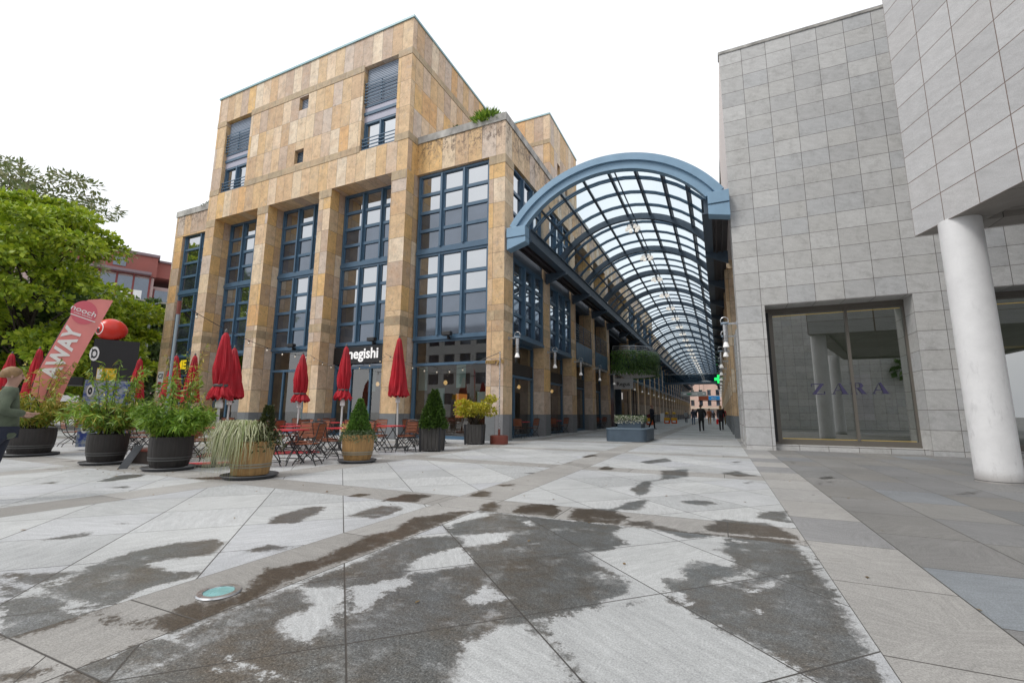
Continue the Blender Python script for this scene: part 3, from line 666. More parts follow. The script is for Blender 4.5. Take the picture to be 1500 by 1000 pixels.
# glazed lobby frame on the forecourt
m = MB()
for y in (44.6, 46.0): m.box(-7.55, y, 0, -7.47, y + .08, 3.3)
m.box(-7.55, 44.6, 3.3, -7.47, 46.08, 3.42)
for x in (-8.1,): m.box(x, 44.6, 0, x + .07, 44.68, 3.3)
m.build('lobby_frame', black_m, T)
# --- letters: shop names
M_ = page((-15.87, 17.02, 3.98), (1, 0, 0), (0, 0, 1))
sb = empty('shop_sign', 'black shop fascia with white negishi lettering above the doors of the third bay', 'sign', (-15.88, 17.05, 3.5))
MB().box(-17.8, 17.04, 3.52, -13.95, 17.16, 4.36).build('board', simple('black_sign_board', (.012, .012, .014), .4), sb)
text('lettering', 'negishi', simple('white_lettering', (.85, .85, .85), .5, emit=(1, 1, 1), estr=.25), .72, sb, M_, .018)
sm = empty('shop_sign', 'dark fascia with yellow letters ME between the two leftmost piers', 'sign', (-30.3, 17.05, 3.6))
MB().box(-31.9, 17.06, 3.45, -28.5, 17.12, 4.4).build('board', simple('dark_sign_board', (.03, .05, .04), .4), sm)
text('lettering', 'ME', simple('yellow_lettering', (.85, .62, .02), .5, emit=(1, .75, .02), estr=.3), .75, sm, page((-30.55, 17.0, 3.95), (1, 0, 0), (0, 0, 1)), .03)
nt_ = empty('wall_notice', 'white paper notice with red and black marks stuck on the leftmost stone pier', 'notice', (-32.45, 16.9, 2.3))
MB().box(-32.72, 16.905, 2.3, -32.15, 16.925, 3.6).build('sheet', white_p, nt_)
text('lettering', 'C3', black_m, .42, nt_, page((-32.43, 16.9, 3.3), (1, 0, 0), (0, 0, 1)), .01)
MB().box(-32.62, 16.895, 2.75, -32.25, 16.903, 2.95).box(-32.55, 16.895, 2.5, -32.3, 16.903, 2.6).build('print', simple('red_print', (.5, .04, .06), .5), nt_)
pl = empty('pier_lettering', 'small bronze letters mounted on the corner pier above the yellow shrub', 'sign', (-8.55, 16.9, 3.28))
text('lettering', 'mary’s', simple('bronze', (.45, .30, .12), .35, metal=.7), .3, pl, page((-8.53, 16.9, 3.30), (1, 0, 0), (0, 0, 1)), .008, .02, 1.1)
hb = empty('hanging_sign', 'square grey hanging sign with black regus lettering under the round balcony', 'sign', (-7.5, 38.6, 4.5))
MB().box(-8.1, 38.57, 3.2, -6.5, 38.63, 4.12).build('board', simple('grey_sign', (.42, .42, .42), .5), hb)
text('lettering', 'Regus', black_m, .46, hb, page((-7.3, 38.55, 3.62), (1, 0, 0), (0, 0, 1)), .008)
MB().tube([(-7.9, 38.6, 4.12), (-7.9, 38.6, 4.56)], .02, 6).build('hanger', chrome, hb); MB().tube([(-6.7, 38.6, 4.12), (-6.7, 38.6, 4.56)], .02, 6).build('hanger', chrome, hb)

# ------------------------------------------------------------------ Zara building
Z = empty('granite_building', 'grey granite clad store with a large recessed showroom window right of the arcade', 'building', (6, 22, 0))
YZ, XZ = 17.4, .75
m = wall(MB(), front(YZ), XZ, 22, .0, 14.87, [(1.6, 5.6, 0, 4.87), (7.44, 11.44, 0, 4.87)], .85)
m.quad((XZ, YZ, 0), (XZ, YZ, 9.0), (XZ, 18.6, 9.0), (XZ, 18.6, 0))
m.quad((XZ, 18.6, 0), (XZ, 18.6, 9.0), (XZ + .35, 18.6, 9.0), (XZ + .35, 18.6, 0))
m.quad((XZ + .35, 18.6, 4.6), (XZ + .35, 18.6, 9.0), (XZ + .35, 25, 9.0), (XZ + .35, 25, 4.6))
for a, b in ((20.3, 21.1), (22.7, 23.5)): m.box(XZ + .02, a, 0, XZ + .36, b, 4.6)
m.quad((XZ, YZ, 14.8), (22, YZ, 14.8), (22, 40, 14.8), (XZ, 40, 14.8))
m.build('wall', gran, Z)
MB().box(XZ + .0, YZ + .002, 9.0, XZ + .3, 24.9, 14.85).build('painted_light_flank', simple('painted_light_on_granite', (.72, .66, .64), .7), Z)  # upper side return; the bright light on it is put into its pale colour
MB().box(XZ - .03, YZ - .03, 14.87, 22, YZ + .4, 14.98).build('roof_edge', conc, Z)
MB().box(XZ + .5, 18.6, 0, XZ + .55, 25, 4.6).build('side_window', g_lo, Z)
zfr = simple('bronze_frame', (.17, .155, .135), .4, metal=.3)
for k, (a, b) in enumerate(((1.6, 5.6), (7.44, 11.44))):
    y = YZ + .78; fr = MB()
    fr.box(a + .16, y, .24, a + .28, y + .12, 4.75).box(b - .06, y, .24, b, y + .12, 4.75).box(a + .28, y, .24, b - .06, y + .12, .34).box(a + .28, y, 4.66, b - .06, y + .12, 4.75).box((a + b) / 2 + .39, y - .02, .34, (a + b) / 2 + .47, y + .12, 4.66)
    fr.box(a + .001, y - .02, .172, b - .001, y + .16, .238)
    fr.box(a + .001, y - .02, 4.752, b - .001, y + .16, 4.869)
    wf = fr.build('showroom_window', zfr, Z)
    MB().box(a + .05, y - .01, .24, a + .158, y + .14, 4.75).build('dark_edge', black_m, wf)
    MB().quad((a + .28, y + .06, .34), (b - .06, y + .06, .34), (b - .06, y + .06, 4.66), (a + .28, y + .06, 4.66)).build('pane', g_zara, wf)
    MB().box(a, YZ + .3, 0, b, y + .3, .17).build('step', gran, Z)
    # the room behind
    m = MB().quad((a - .1, y + 3.4, 0), (b + .1, y + 3.4, 0), (b + .1, y + 3.4, 4.9), (a - .1, y + 3.4, 4.9)).quad((a - .1, y, 0), (a - .1, y + 3.4, 0), (a - .1, y + 3.4, 4.9), (a - .1, y, 4.9)).quad((b + .1, y, 0), (b + .1, y, 4.9), (b + .1, y + 3.4, 4.9), (b + .1, y + 3.4, 0))
    m.quad((a - .1, y, 4.86), (b + .1, y, 4.86), (b + .1, y + 3.4, 4.86), (a - .1, y + 3.4, 4.86)).quad((a - .1, y, .2), (a - .1, y + 3.4, .2), (b + .1, y + 3.4, .2), (b + .1, y, .2))
    m.build('interior', simple('glowing_olive_interior', (.11, .15, .06), .8, nscale=1.5, namt=.6, stretch=(1, 1, .2), emit=(.35, .6, .2), estr=.05), Z)  # room surfaces emit a faint green glow in place of the store's lighting
    bl = MB()
    for i in range(74): z = .36 + i * .058; bl.box(a + .3, y + .5, z, b - .08, y + .512, z + .012)
    bl.build('blind', simple('olive_blind_slats', (.10, .11, .06), .6), wf)
m = MB().box(1.9, YZ + .83, 4.60, 5.5, YZ + .85, 4.625).box(1.9, YZ + .83, .35, 5.5, YZ + .85, .375).box(7.7, YZ + .83, 4.5, 9.4, YZ + .85, 4.53)
m.build('brass_strip', simple('lit_brass_strip', (.6, .45, .15), .3, metal=.6, emit=(1, .7, .25), estr=.08), Z)
m = MB().box(9.1, YZ + 1.6, .5, 9.25, YZ + 1.7, 4.4).box(8.2, YZ + 1.8, 3.3, 9.6, YZ + 2.2, 3.34)
m.build('brass_column', simple('lit_brass', (.75, .5, .08), .3, metal=.4, emit=(1, .62, .1), estr=.15), Z)
MB().box(4.35, YZ + 2.6, 1.0, 4.95, YZ + 2.65, 2.6).build('poster', simple('pale_violet_poster', (.30, .28, .38), .6), Z)
# shop name on the pane: thick and thin strokes
violet = simple('violet_lettering', (.045, .042, .085), .4, emit=(.25, .2, .6), estr=.025)
zs_ = empty('shop_name', 'dark violet ZARA lettering on the showroom window pane', 'sign', (3.9, 18.2, 1.84))
mb = MB(); yl = 18.19
def pol(pts, x0, wd, z0=1.845, hh=.36):
    q = [(x0 + p[0] * wd, p[1] * hh + z0) for p in pts]
    n = len(q); mb.add([(a, yl, b) for a, b in q] + [(a, yl + .02, b) for a, b in q], [tuple(range(n)), tuple(range(2 * n - 1, n - 1, -1))] + [(i, n + i, n + (i + 1) % n, (i + 1) % n) for i in range(n)])
for x0, ch in ((2.87, 'Z'), (3.45, 'A'), (3.95, 'R'), (4.53, 'A')):
    if ch == 'Z':
        pol([(0, 1), (.95, 1), (.95, .93), (0, .93)], x0, .37); pol([(.05, .07), (1, .07), (1, 0), (.05, 0)], x0, .37); pol([(.66, .93), (.95, .93), (.34, .07), (.05, .07)], x0, .37)
        pol([(0, .93), (.06, .93), (.03, .72), (0, .72)], x0, .37); pol([(.94, .07), (1, .07), (1, .28), (.97, .28)], x0, .37)
    if ch == 'A':
        pol([(.46, 1), (.56, 1), (.98, .05), (.66, .05)], x0, .42); pol([(.42, .92), (.46, 1), (.1, .05), (.04, .05)], x0, .42); pol([(.22, .38), (.62, .38), (.64, .32), (.2, .32)], x0, .42); pol([(-.04, .05), (.2, .05), (.2, 0), (-.04, 0)], x0, .42); pol([(.56, .05), (1.06, .05), (1.06, 0), (.56, 0)], x0, .42)
    if ch == 'R':
        pol([(.1, .95), (.36, .95), (.36, .05), (.1, .05)], x0, .40); pol([(0, 1), (.6, 1), (.6, .95), (0, .95)], x0, .40); pol([(0, .05), (.46, .05), (.46, 0), (0, 0)], x0, .40)
        pol([(.6, 1), (.75, .97), (.84, .86), (.84, .68), (.75, .56), (.6, .52), (.6, .57), (.66, .66), (.66, .9), (.6, .95)], x0, .40); pol([(.36, .57), (.6, .57), (.6, .52), (.36, .52)], x0, .40); pol([(.45, .52), (.72, .54), (1.0, .05), (.72, .05)], x0, .40); pol([(.72, .05), (1.06, .05), (1.06, 0), (.72, 0)], x0, .40)
mb.build('lettering', violet, zs_)

def column_mat():
    m, nt, bb = new_mat('white_plastered_column'); g = geo_pos(nt); x, y, z = sep(nt, g.outputs['Position'])
    n_ = noise(nt, g.outputs['Position'], 2.4, 6, .7); s_ = noise(nt, comb(nt, x * 4.0, y * 4.0, z * 1.2), 2.2, 7, .75)
    c_ = ramp(nt, n_, [(.3, (.68, .68, .69)), (.6, (.76, .76, .77))])
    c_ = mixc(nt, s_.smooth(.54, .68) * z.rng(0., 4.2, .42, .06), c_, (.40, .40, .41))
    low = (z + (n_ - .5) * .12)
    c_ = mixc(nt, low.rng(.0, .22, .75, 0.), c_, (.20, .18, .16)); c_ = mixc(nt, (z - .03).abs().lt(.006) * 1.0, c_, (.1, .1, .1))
    nt.links.new(c_, bb.inputs['Base Color']); bb.inputs['Roughness'].default_value = .55; bump(nt, bb, s_, .12, .01); return m
col_m = column_mat()
# ------------------------------------------------------------------ overhanging wing with its round column
O = empty('overhanging_building', 'pale granite wing jutting out overhead on a round white column at right', 'building', (8, 6, 0))
A_ = (3.95, 11.75); B_ = (A_[0] + OD[0] * 13, A_[1] + OD[1] * 13); poly = [A_, B_, (16, B_[1]), (16, 11.75)]
m = MB()
for i in range(4):
    p, q = poly[i], poly[(i + 1) % 4]; m.quad((*p, 4.88), (*q, 4.88), (*q, 19), (*p, 19))
m.quad(*[(*p, 19) for p in poly])
m.build('wall', gran_o, O)
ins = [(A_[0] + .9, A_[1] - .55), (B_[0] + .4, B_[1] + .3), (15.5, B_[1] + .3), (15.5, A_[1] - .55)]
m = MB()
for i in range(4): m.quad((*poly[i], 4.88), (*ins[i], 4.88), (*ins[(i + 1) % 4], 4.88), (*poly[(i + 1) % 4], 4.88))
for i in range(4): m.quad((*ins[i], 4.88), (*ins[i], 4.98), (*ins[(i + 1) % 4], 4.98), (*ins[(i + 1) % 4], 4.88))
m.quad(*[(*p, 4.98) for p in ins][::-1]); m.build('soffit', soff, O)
MB().lathe([(.315, 0), (.313, .02), (.312, 4.9)], (4.44, 11.14, 0), 48).build('column', col_m, O, smooth=True)

# ------------------------------------------------------------------ far right side of the arcade
E_ = empty('travertine_arcade_wing', 'row of ochre travertine piers along the right side of the arcade', 'building', (3, 80, 0))
for k in range(25):
    y = 25.2 + 4.88 * k; MB().box(.62, y, 1.08, 1.4, y + .95, 8.6).build('pier', trav_s, E_); MB().box(.605, y - .012, 0, 1.4, y + .962, 1.08).build('plinth', base_g, E_)
m = MB().box(1.4, 25, 3.2, 1.6, 148, 8.6).box(.7, 25, 8.6, 5, 148, 9.3); m.build('wall', trav_s, E_)
m = MB().box(1.42, 25, 0, 1.5, 148, 3.2); m.build('shop_window', g_lo, E_)

# ------------------------------------------------------------------ glazed barrel roof
ORD = ['first', 'second', 'third', 'fourth', 'fifth', 'sixth', 'seventh', 'eighth', 'ninth', 'tenth', 'eleventh', 'twelfth', 'thirteenth', 'fourteenth', 'fifteenth', 'sixteenth', 'seventeenth', 'eighteenth', 'nineteenth', 'twentieth', 'twenty-first', 'twenty-second', 'twenty-third', 'twenty-fourth', 'twenty-fifth', 'twenty-sixth']
V = empty('arcade_roof', 'blue steel and glass barrel roof arching over the shopping passage', 'glass roof', (-3.68, 80, 9))
CX, CZ = -3.68, 6.42
def ap(r, a, y): return (CX + r * math.sin(a), y, CZ + r * math.cos(a))
A0, A1 = -R(53.5), R(53.5)
def arch(mb, r0_, r1_, y0, y1, n=36, a0=A0, a1=A1):
    for i in range(n):
        a, b = a0 + (a1 - a0) * i / n, a0 + (a1 - a0) * (i + 1) / n
        mb.quad(ap(r0_, a, y0), ap(r0_, b, y0), ap(r1_, b, y0), ap(r1_, a, y0)); mb.quad(ap(r0_, a, y1), ap(r1_, a, y1), ap(r1_, b, y1), ap(r0_, b, y1))
        mb.quad(ap(r0_, a, y0), ap(r0_, a, y1), ap(r0_, b, y1), ap(r0_, b, y0)); mb.quad(ap(r1_, a, y0), ap(r1_, b, y0), ap(r1_, b, y1), ap(r1_, a, y1))
    for a in (a0, a1): mb.quad(ap(r0_, a, y0), ap(r1_, a, y0), ap(r1_, a, y1), ap(r0_, a, y1))
    return mb
m = arch(MB(), 4.83, 5.12, 17.02, 17.5, 48, -R(56.5), R(56.5)); m.build('front_arch', blue_l, V, smooth=True)
m = arch(MB(), 4.52, 4.825, 17.14, 17.42, 48, -R(54), R(54)); m.build('inner_arch', blue_l, V, smooth=True)
for a, b in ((-8.09, -7.2), (.03, .745)):
    q = MB(); sgn = 1 if a < -5 else 0
    zl, zr = (8.18, 8.46) if sgn else (8.34, 8.18)
    q.box(a, 17.0, 8.72, b, 17.5, 9.17)
    q.add([(a, 17.04, zl), (b, 17.04, zr), (b, 17.5, zr), (a, 17.5, zl), (a, 17.04, 8.70), (b, 17.04, 8.70), (b, 17.5, 8.70), (a, 17.5, 8.70)], [(0, 3, 2, 1), (4, 5, 6, 7), (0, 1, 5, 4), (1, 2, 6, 5), (2, 3, 7, 6), (3, 0, 4, 7)])
    q.build('foot_box', blue_l, V, bevel=.012)
NR = 27
for k in range(1, NR): arch(MB(), 4.42, 4.72, 17.25 + 4.88 * k - .09, 17.25 + 4.88 * k + .09, 28).build('rib', steel_d, V, smooth=True)
Y0, Y1 = 17.43, 17.25 + 4.88 * NR
m = MB(); NL = 8
for i in range(NL + 1):
    a = A0 + (A1 - A0) * i / NL
    p, q = Vector(ap(4.70, a, Y0)), Vector(ap(4.70, a, Y1)); m.bar(p, q, .10, .16, up=(math.sin(a), 0, math.cos(a)))
    if i == 4: m.bar(Vector(ap(4.60, a + .06, Y0)), Vector(ap(4.60, a + .06, Y1)), .05, .05)
m.build('longitudinal_bar', steel_d, V)
m = MB()
for k in range(NR):
    for t in (.22, .5, .78):
        y = 17.25 + 4.88 * (k + t)
        for i in range(NL * 2):
            a, b = A0 + (A1 - A0) * i / (NL * 2), A0 + (A1 - A0) * (i + 1) / (NL * 2)
            for dy in (-.085, .085): m.bar(ap(4.72, a, y + dy), ap(4.72, b, y + dy), .055, .08, up=(0, 1, 0))
m.build('glazing_bar', blue, V)
m = MB(); n = 32
for i in range(n):
    a, b = A0 + (A1 - A0) * i / n, A0 + (A1 - A0) * (i + 1) / n; m.quad(ap(4.79, a, Y0), ap(4.79, b, Y0), ap(4.79, b, Y1), ap(4.79, a, Y1))
m.build('glass', g_roof, V)
for xa, xb in ((-7.35, -7.15), (-.12, .06)):
    m = MB().box(xa, 17.5, 8.62, xb, Y1, 9.12).box(xa - .08, 17.5, 8.56, xb + .08, Y1, 8.615).box(xa - .08, 17.5, 9.125, xb + .08, Y1, 9.17); m.build('edge_beam', steel_d, V)
m = MB().box(-8.1, 17.52, 8.66, -7.45, Y1, 8.74).box(-7.95, 17.52, 8.5, -7.88, Y1, 8.655).box(-7.62, 17.52, 8.5, -7.55, Y1, 8.655); m.build('gutter', simple('dark_brown_gutter', (.05, .042, .045), .5), V)
m = MB().box(.08, 17.52, 8.66, .72, Y1, 8.74).box(.25, 17.52, 8.5, .32, Y1, 8.655).box(.48, 17.52, 8.5, .55, Y1, 8.655); m.build('gutter', bpy.data.materials['dark_brown_gutter'], V)
for k in range(1, NR):
    y = 17.25 + 4.88 * k
    m = MB()
    for a, b, t in ((-8.13, -7.0, 1), (-.2, .74, -1)):
        pa, pb = (a, b) if t == 1 else (b, a)
        m.add([(pa, y - .1, 8.0), (pb, y - .1, 8.42), (pb, y - .1, 8.56), (pa, y - .1, 8.56), (pa, y + .1, 8.0), (pb, y + .1, 8.42), (pb, y + .1, 8.56), (pa, y + .1, 8.56)], [(0, 1, 2, 3), (7, 6, 5, 4), (0, 4, 5, 1), (1, 5, 6, 2), (2, 6, 7, 3), (3, 7, 4, 0)])
    m.build('bracket', steel_d, V)
# --- pendant clusters under the crown
def cluster():
    t = empty('ceiling_lamp', 'first cluster of glass ceiling lamps behind the open end of the arcade roof', 'ceiling lamp', (-3.55, 22.6, 10.6), 0, 'lamp clusters under the arcade roof')
    m = MB().tube([(0, 0, .05), (0, 0, .48)], .02, 6).tube([(.28 * math.cos(R(i * 18)), .28 * math.sin(R(i * 18)), .1) for i in range(21)], .018, 5)
    for i in range(6): m.tube([(0, 0, .1), (.3 * math.cos(R(i * 60)), .3 * math.sin(R(i * 60)), .1)], .014, 5)
    m.build('lamp_frame', chrome, t, local=True)
    m = MB()
    for i in range(6): m.lathe([(.045, .08), (.085, -.02), (.09, -.12)], (.3 * math.cos(R(i * 60)), .3 * math.sin(R(i * 60)), 0), 10)
    m.build('shade', simple('frosted_lit_glass', (.8, .8, .78), .3, emit=(1, .93, .82), estr=.5), t, local=True)
    return t
cl0 = cluster()
for k in range(1, 25): dup(cl0, (-3.55, 22.6 + 4.88 * k, 10.6), 0, f'{ORD[k]} cluster of glass ceiling lamps counted from the open end of the arcade roof', 'lamp clusters under the arcade roof')
# --- wall lamps
def wall_lamp():
    t = empty('wall_lamp', 'x', 'wall lamp', (0, 0, 0), 0, 'x')     # at the wall, arm along +x
    m = MB().box(0, -.05, -.07, .05, .05, .07).box(.05, -.025, -.03, .42, .025, .03)
    m.tube([(.42 + .13 * math.cos(R(a)), 0, .12 + .13 * math.sin(R(a))) for a in range(-40, 230, 15)], .016, 6); m.build('bracket', chrome, t, local=True)
    MB().lathe([(.0, .06), (.13, .05), (.14, .0), (.11, -.02), (.1, -.03)], (.42, 0, 0), 16).build('cap', simple('blue_grey_lamp_cap', (.25, .32, .4), .4), t, local=True, smooth=True)
    m = MB().lathe([(.085, -.035), (.085, -.30), (.075, -.305), (.075, -.62), (.06, -.66)], (.42, 0, 0), 16)
    for z in (-.28, -.6): m.lathe([(.095, z), (.095, z - .02)], (.42, 0, 0), 16)
    m.build('tube', chrome, t, local=True, smooth=True)
    MB().lathe([(.06, -.66), (.10, -.80), (.11, -.84), (.09, -.84)], (.42, 0, 0), 14).build('lamp_shade', simple('lit_lamp_shade', (.85, .85, .85), .3, emit=(1, .95, .9), estr=.15), t, local=True, smooth=True)
    return t
wl0 = wall_lamp()
first = True
for k in range(16):
    if k == 5: continue
    loc = (XF + .012, PY_[k] + .47, 4.33)
    lb = f'steel cylinder wall lamp on the {ORD[k]} left hand pier of the passage'
    if first: wl0.location = loc; wl0['label'] = lb; wl0['group'] = 'wall lamps on the left side of the passage'; first = False
    else: dup(wl0, loc, 0, lb, 'wall lamps on the left side of the passage')
dup(wl0, (XZ - .001, 17.75, 4.38), math.pi, 'steel cylinder wall lamp on the corner of the grey granite store', 'wall lamps on the right side of the passage')
for k in range(11): 
    y = 20.7 if k == 0 else 25.67 + 4.88 * (k - 1)
    dup(wl0, ((XZ + .02 if k == 0 else .62), y, 4.38), math.pi, f'steel wall lamp, {ORD[k]} one behind the granite corner on the right side', 'wall lamps on the right side of the passage')

# ------------------------------------------------------------------ far end of the passage
t = empty('footbridge', 'glass sided footbridge crossing the passage under the roof', 'footbridge', (-3.7, 81, 6.1))
MB().box(-8.6, 80, 6.1, .9, 82, 6.35).build('deck', steel_d, t)
MB().box(-8.6, 80.02, 6.36, .9, 80.06, 7.65).build('glass_parapet', seethru('bridge_glass', .12, (.45, .55, .6)), t)
MB().box(-8.6, 79.98, 7.66, .9, 80.1, 7.75).build('handrail', chrome, t)
m = MB()
for i in range(6): m.box(-8.2 + 1.75 * i, 80.07, 6.36, -8.14 + 1.75 * i, 80.12, 7.65)
m.box(-8.6, 81.94, 6.36, .9, 81.98, 7.65); m.build('post', steel_d, t)
t = empty('pharmacy_cross', 'glowing green pharmacy cross on the right below the footbridge', 'pharmacy sign', (.2, 79.6, 6.2))
MB().box(-.55, 79.55, 6.55, .75, 79.75, 7.0).box(-.13, 79.553, 6.12, .33, 79.747, 6.55).box(-.13, 79.553, 7.0, .33, 79.747, 7.43).build('cross', simple('green_neon', (.02, .5, .1), .4, emit=(.02, .9, .16), estr=1.3), t)
MB().box(.35, 79.62, 6.7, .9, 79.68, 6.76).build('bracket', chrome, t)
t = empty('hanging_sign', 'long pale grey direction sign hanging across the passage below the footbridge', 'sign', (-3.8, 79.5, 4.0))
MB().box(-5.75, 79.45, 4.05, -1.85, 79.55, 4.8).build('board', simple('pale_sign_panel', (.42, .44, .43), .5), t)
for x in (-5.4, -2.2): MB().tube([(x, 79.5, 4.8), (x, 79.5, 6.1)], .03, 6).build('hanger', chrome, t)
m = MB().box(-5.35, 79.43, 4.3, -4.9, 79.446, 4.55).box(-4.0, 79.43, 4.3, -3.2, 79.446, 4.55).box(-2.4, 79.43, 4.32, -2.1, 79.446, 4.55); m.build('white_marking', white_p, t)
MB().box(-4.75, 79.43, 4.3, -4.2, 79.446, 4.5).build('green_marking', simple('sign_green', (.05, .3, .15), .5), t)
t = empty('hanging_banner', 'blue and rust red hanging banner sign behind the grey sign', 'sign', (-1.7, 88, 3.7))
MB().box(-3.4, 87.95, 3.65, -1.75, 88.05, 4.45).build('red_panel', simple('rust_red', (.40, .10, .05), .5), t)
MB().box(-1.75, 87.95, 3.7, .1, 88.05, 4.4).build('blue_panel', simple('bright_blue', (.02, .22, .55), .5, emit=(.02, .25, .6), estr=.3), t)
MB().box(-1.3, 87.93, 3.95, -.5, 87.946, 4.1).build('lettering', white_p, t)
MB().box(-3.5, 87.9, 3.5, .3, 88.1, 3.62).box(-3.2, 87.97, 4.45, -3.14, 88.03, 8.0).box(-.2, 87.97, 4.4, -.14, 88.03, 8.0).build('frame', black_m, t)
t = empty('end_building', 'pink and cream town house closing the far end of the passage', 'building', (-2.5, 165, 0))
pk = simple('pink_render', (.52, .36, .30), .8, nscale=.4, namt=.15)
m = wall(MB(), front(165), -16, 16, 0, 13, [(-14 + 2.6 * i, -12.9 + 2.6 * i, z, z + 1.9) for i in range(11) for z in (4.0, 7.4)] + [(-14 + 2.6 * i, -12.3 + 2.6 * i, 0, 2.7) for i in range(11)], .3)
m.build('wall', pk, t)
m = MB()
for i in range(11):
    for z in (4.0, 7.4): m.box(-14.1 + 2.6 * i, 164.9, z - .15, -12.8 + 2.6 * i, 164.99, z).box(-14.15 + 2.6 * i, 164.9, z + 1.9, -12.75 + 2.6 * i, 164.99, z + 2.1)
m.box(-16, 164.8, 3.1, 16, 164.99, 3.4).box(-16, 164.5, 13, 16, 175, 13.4); m.build('trim', simple('cream_stone', (.55, .48, .38), .7), t)
MB().quad((-16, 165.25, 0), (16, 165.25, 0), (16, 165.25, 12), (-16, 165.25, 12)).build('window_glass', g_lo, t)
m = MB().box(-6.0, 163.6, 2.6, 2.2, 164.9, 2.7); m.build('awning', simple('dark_green_awning', (.04, .09, .06), .7), t)

# ------------------------------------------------------------------ foliage
def leaf_mat(name, cols, rough=.5, transl=.25):
    m, nt, b = new_mat(name)
    g = geo_pos(nt); r = X(nt, g.outputs['Random Per Island'])
    c = ramp(nt, r, [(i / (len(cols) - 1), q) for i, q in enumerate(cols)])
    big = noise(nt, g.outputs['Position'], .9, 3)
    c = scalec(nt, c, big.rng(.3, .7, .7, 1.3))
    nt.links.new(c, b.inputs['Base Color']); b.inputs['Roughness'].default_value = rough
    tr = nt.nodes.new('ShaderNodeBsdfTranslucent'); nt.links.new(c, tr.inputs[0])
    mx = nt.nodes.new('ShaderNodeMixShader'); mx.inputs[0].default_value = transl
    nt.links.new(b.outputs[0], mx.inputs[1]); nt.links.new(tr.outputs[0], mx.inputs[2]); nt.links.new(mx.outputs[0], nt.nodes['Material Output'].inputs[0])
    return m
L_maple = leaf_mat('maple_leaves', [(.13, .22, .012), (.27, .38, .02), (.42, .50, .035), (.19, .29, .018)])
L_dark = leaf_mat('dark_tree_leaves', [(.04, .075, .02), (.07, .125, .03), (.11, .17, .05)])
L_pinn = leaf_mat('pinnate_leaves', [(.10, .14, .045), (.16, .20, .07), (.23, .22, .10)])
L_bam = leaf_mat('bamboo_leaves', [(.09, .19, .02), (.18, .31, .03), (.28, .41, .05), (.13, .24, .03)])
L_bamy = leaf_mat('yellowing_bamboo_leaves', [(.24, .27, .03), (.38, .36, .04), (.46, .34, .06), (.18, .25, .03)])
L_con = leaf_mat('conifer_sprays', [(.025, .055, .012), (.05, .10, .016), (.08, .15, .02)])
L_box = leaf_mat('boxwood_leaves', [(.05, .11, .02), (.09, .19, .03), (.14, .26, .04)])
L_acer = leaf_mat('yellow_acer_leaves', [(.36, .36, .02), (.50, .44, .03), (.26, .30, .02), (.55, .40, .04)])
L_grass = leaf_mat('variegated_grass', [(.40, .42, .26), (.55, .55, .38), (.22, .28, .10), (.48, .46, .28)])
L_ground = leaf_mat('trailing_leaves', [(.10, .15, .07), (.16, .21, .11), (.07, .12, .04)])
L_flow = leaf_mat('white_flowers', [(.55, .56, .45), (.68, .66, .60), (.60, .60, .40)])
bark = simple('bark', (.045, .035, .028), .9, nscale=6, namt=.4, bscale=14, bstr=.6, stretch=(1, 1, .2))
rnd = random.Random(3)
def leaf(mb, p, d, ln, wd, nrm=None, fold=.0):
    """one pointed leaf"""
    d = Vector(d).normalized(); n = Vector(nrm) if nrm else Vector((rnd.gauss(0, 1), rnd.gauss(0, 1), rnd.gauss(0, 1) + .6))
    s = d.cross(n)
    if s.length < 1e-3: s = d.cross(Vector((1, 0, .3)))
    s = s.normalized() * wd / 2; p = Vector(p); t = p + d * ln; mid = p + d * ln * .45
    return mb.add([p, mid - s, t, mid + s], [(0, 1, 2, 3)])
def rdir(zb=0.): 
    v = Vector((rnd.gauss(0, 1), rnd.gauss(0, 1), rnd.gauss(0, 1) + zb)); return v.normalized()
def crown(mb, clumps, n, ln, wd, droop=-.25):
    wts = [c[1] ** 2 for c in clumps]
    for c, r, fl in rnd.choices([(Vector(c), r, fl) for c, r, fl in clumps], wts, k=n):
        v = rdir(.25); q = c + Vector((v.x, v.y, v.z * fl)) * r * rnd.uniform(.45, 1.05) ** .7
        d = (v + rdir() * .9 + Vector((0, 0, droop))).normalized()
        leaf(mb, q, d, ln * rnd.uniform(.7, 1.3), wd * rnd.uniform(.7, 1.2), rdir(1.2))
    return mb
def tree(name, label, loc, h, rad, n, mat, ln, wd, z0, group=None, trunk_r=.22, seed=1, nclump=34, flat=.62, dense=1.):
    global rnd
    rnd = random.Random(seed)
    t = empty(name, label, 'tree', loc, 0, group)
    tk = MB().tube([(0, 0, 0), (.08, .05, h * .2), (-.05, .1, h * .45), (.1, 0, h * .75)], [trunk_r, trunk_r * .8, trunk_r * .6, trunk_r * .2], 10)
    cl = []
    for i in range(nclump):
        a = rnd.uniform(0, 6.28); u = i / nclump
        zz = z0 + (h - z0) * (u ** .85); rr = rad * (math.sin(math.pi * min(1, (.12 + .86 * u))) ** .6) * rnd.uniform(.35, .95)
        p = Vector((rr * math.cos(a), rr * math.sin(a), zz)); cr = rad * rnd.uniform(.20, .36) * dense
        cl.append((p, cr, flat))
        s = Vector((0, 0, max(h * .15, zz - rr * .8))); mid = (s + p) / 2 + Vector((0, 0, .12 * rr))
        tk.tube([s, mid, p], [trunk_r * .35, trunk_r * .2, trunk_r * .06], 6)
    tk.build('trunk', bark, t, local=True, smooth=True)
    crown(MB(), cl, n, ln, wd).build('crown', mat, t, local=True)
    return t
tree('maple_tree', 'bright green maple with layered branches standing at the left edge of the square', (-37.6, 12.2, 0), 13.9, 5.8, 33000, L_maple, .30, .21, 2.2, 'trees behind the café', seed=11, nclump=92, flat=.38, dense=.84)
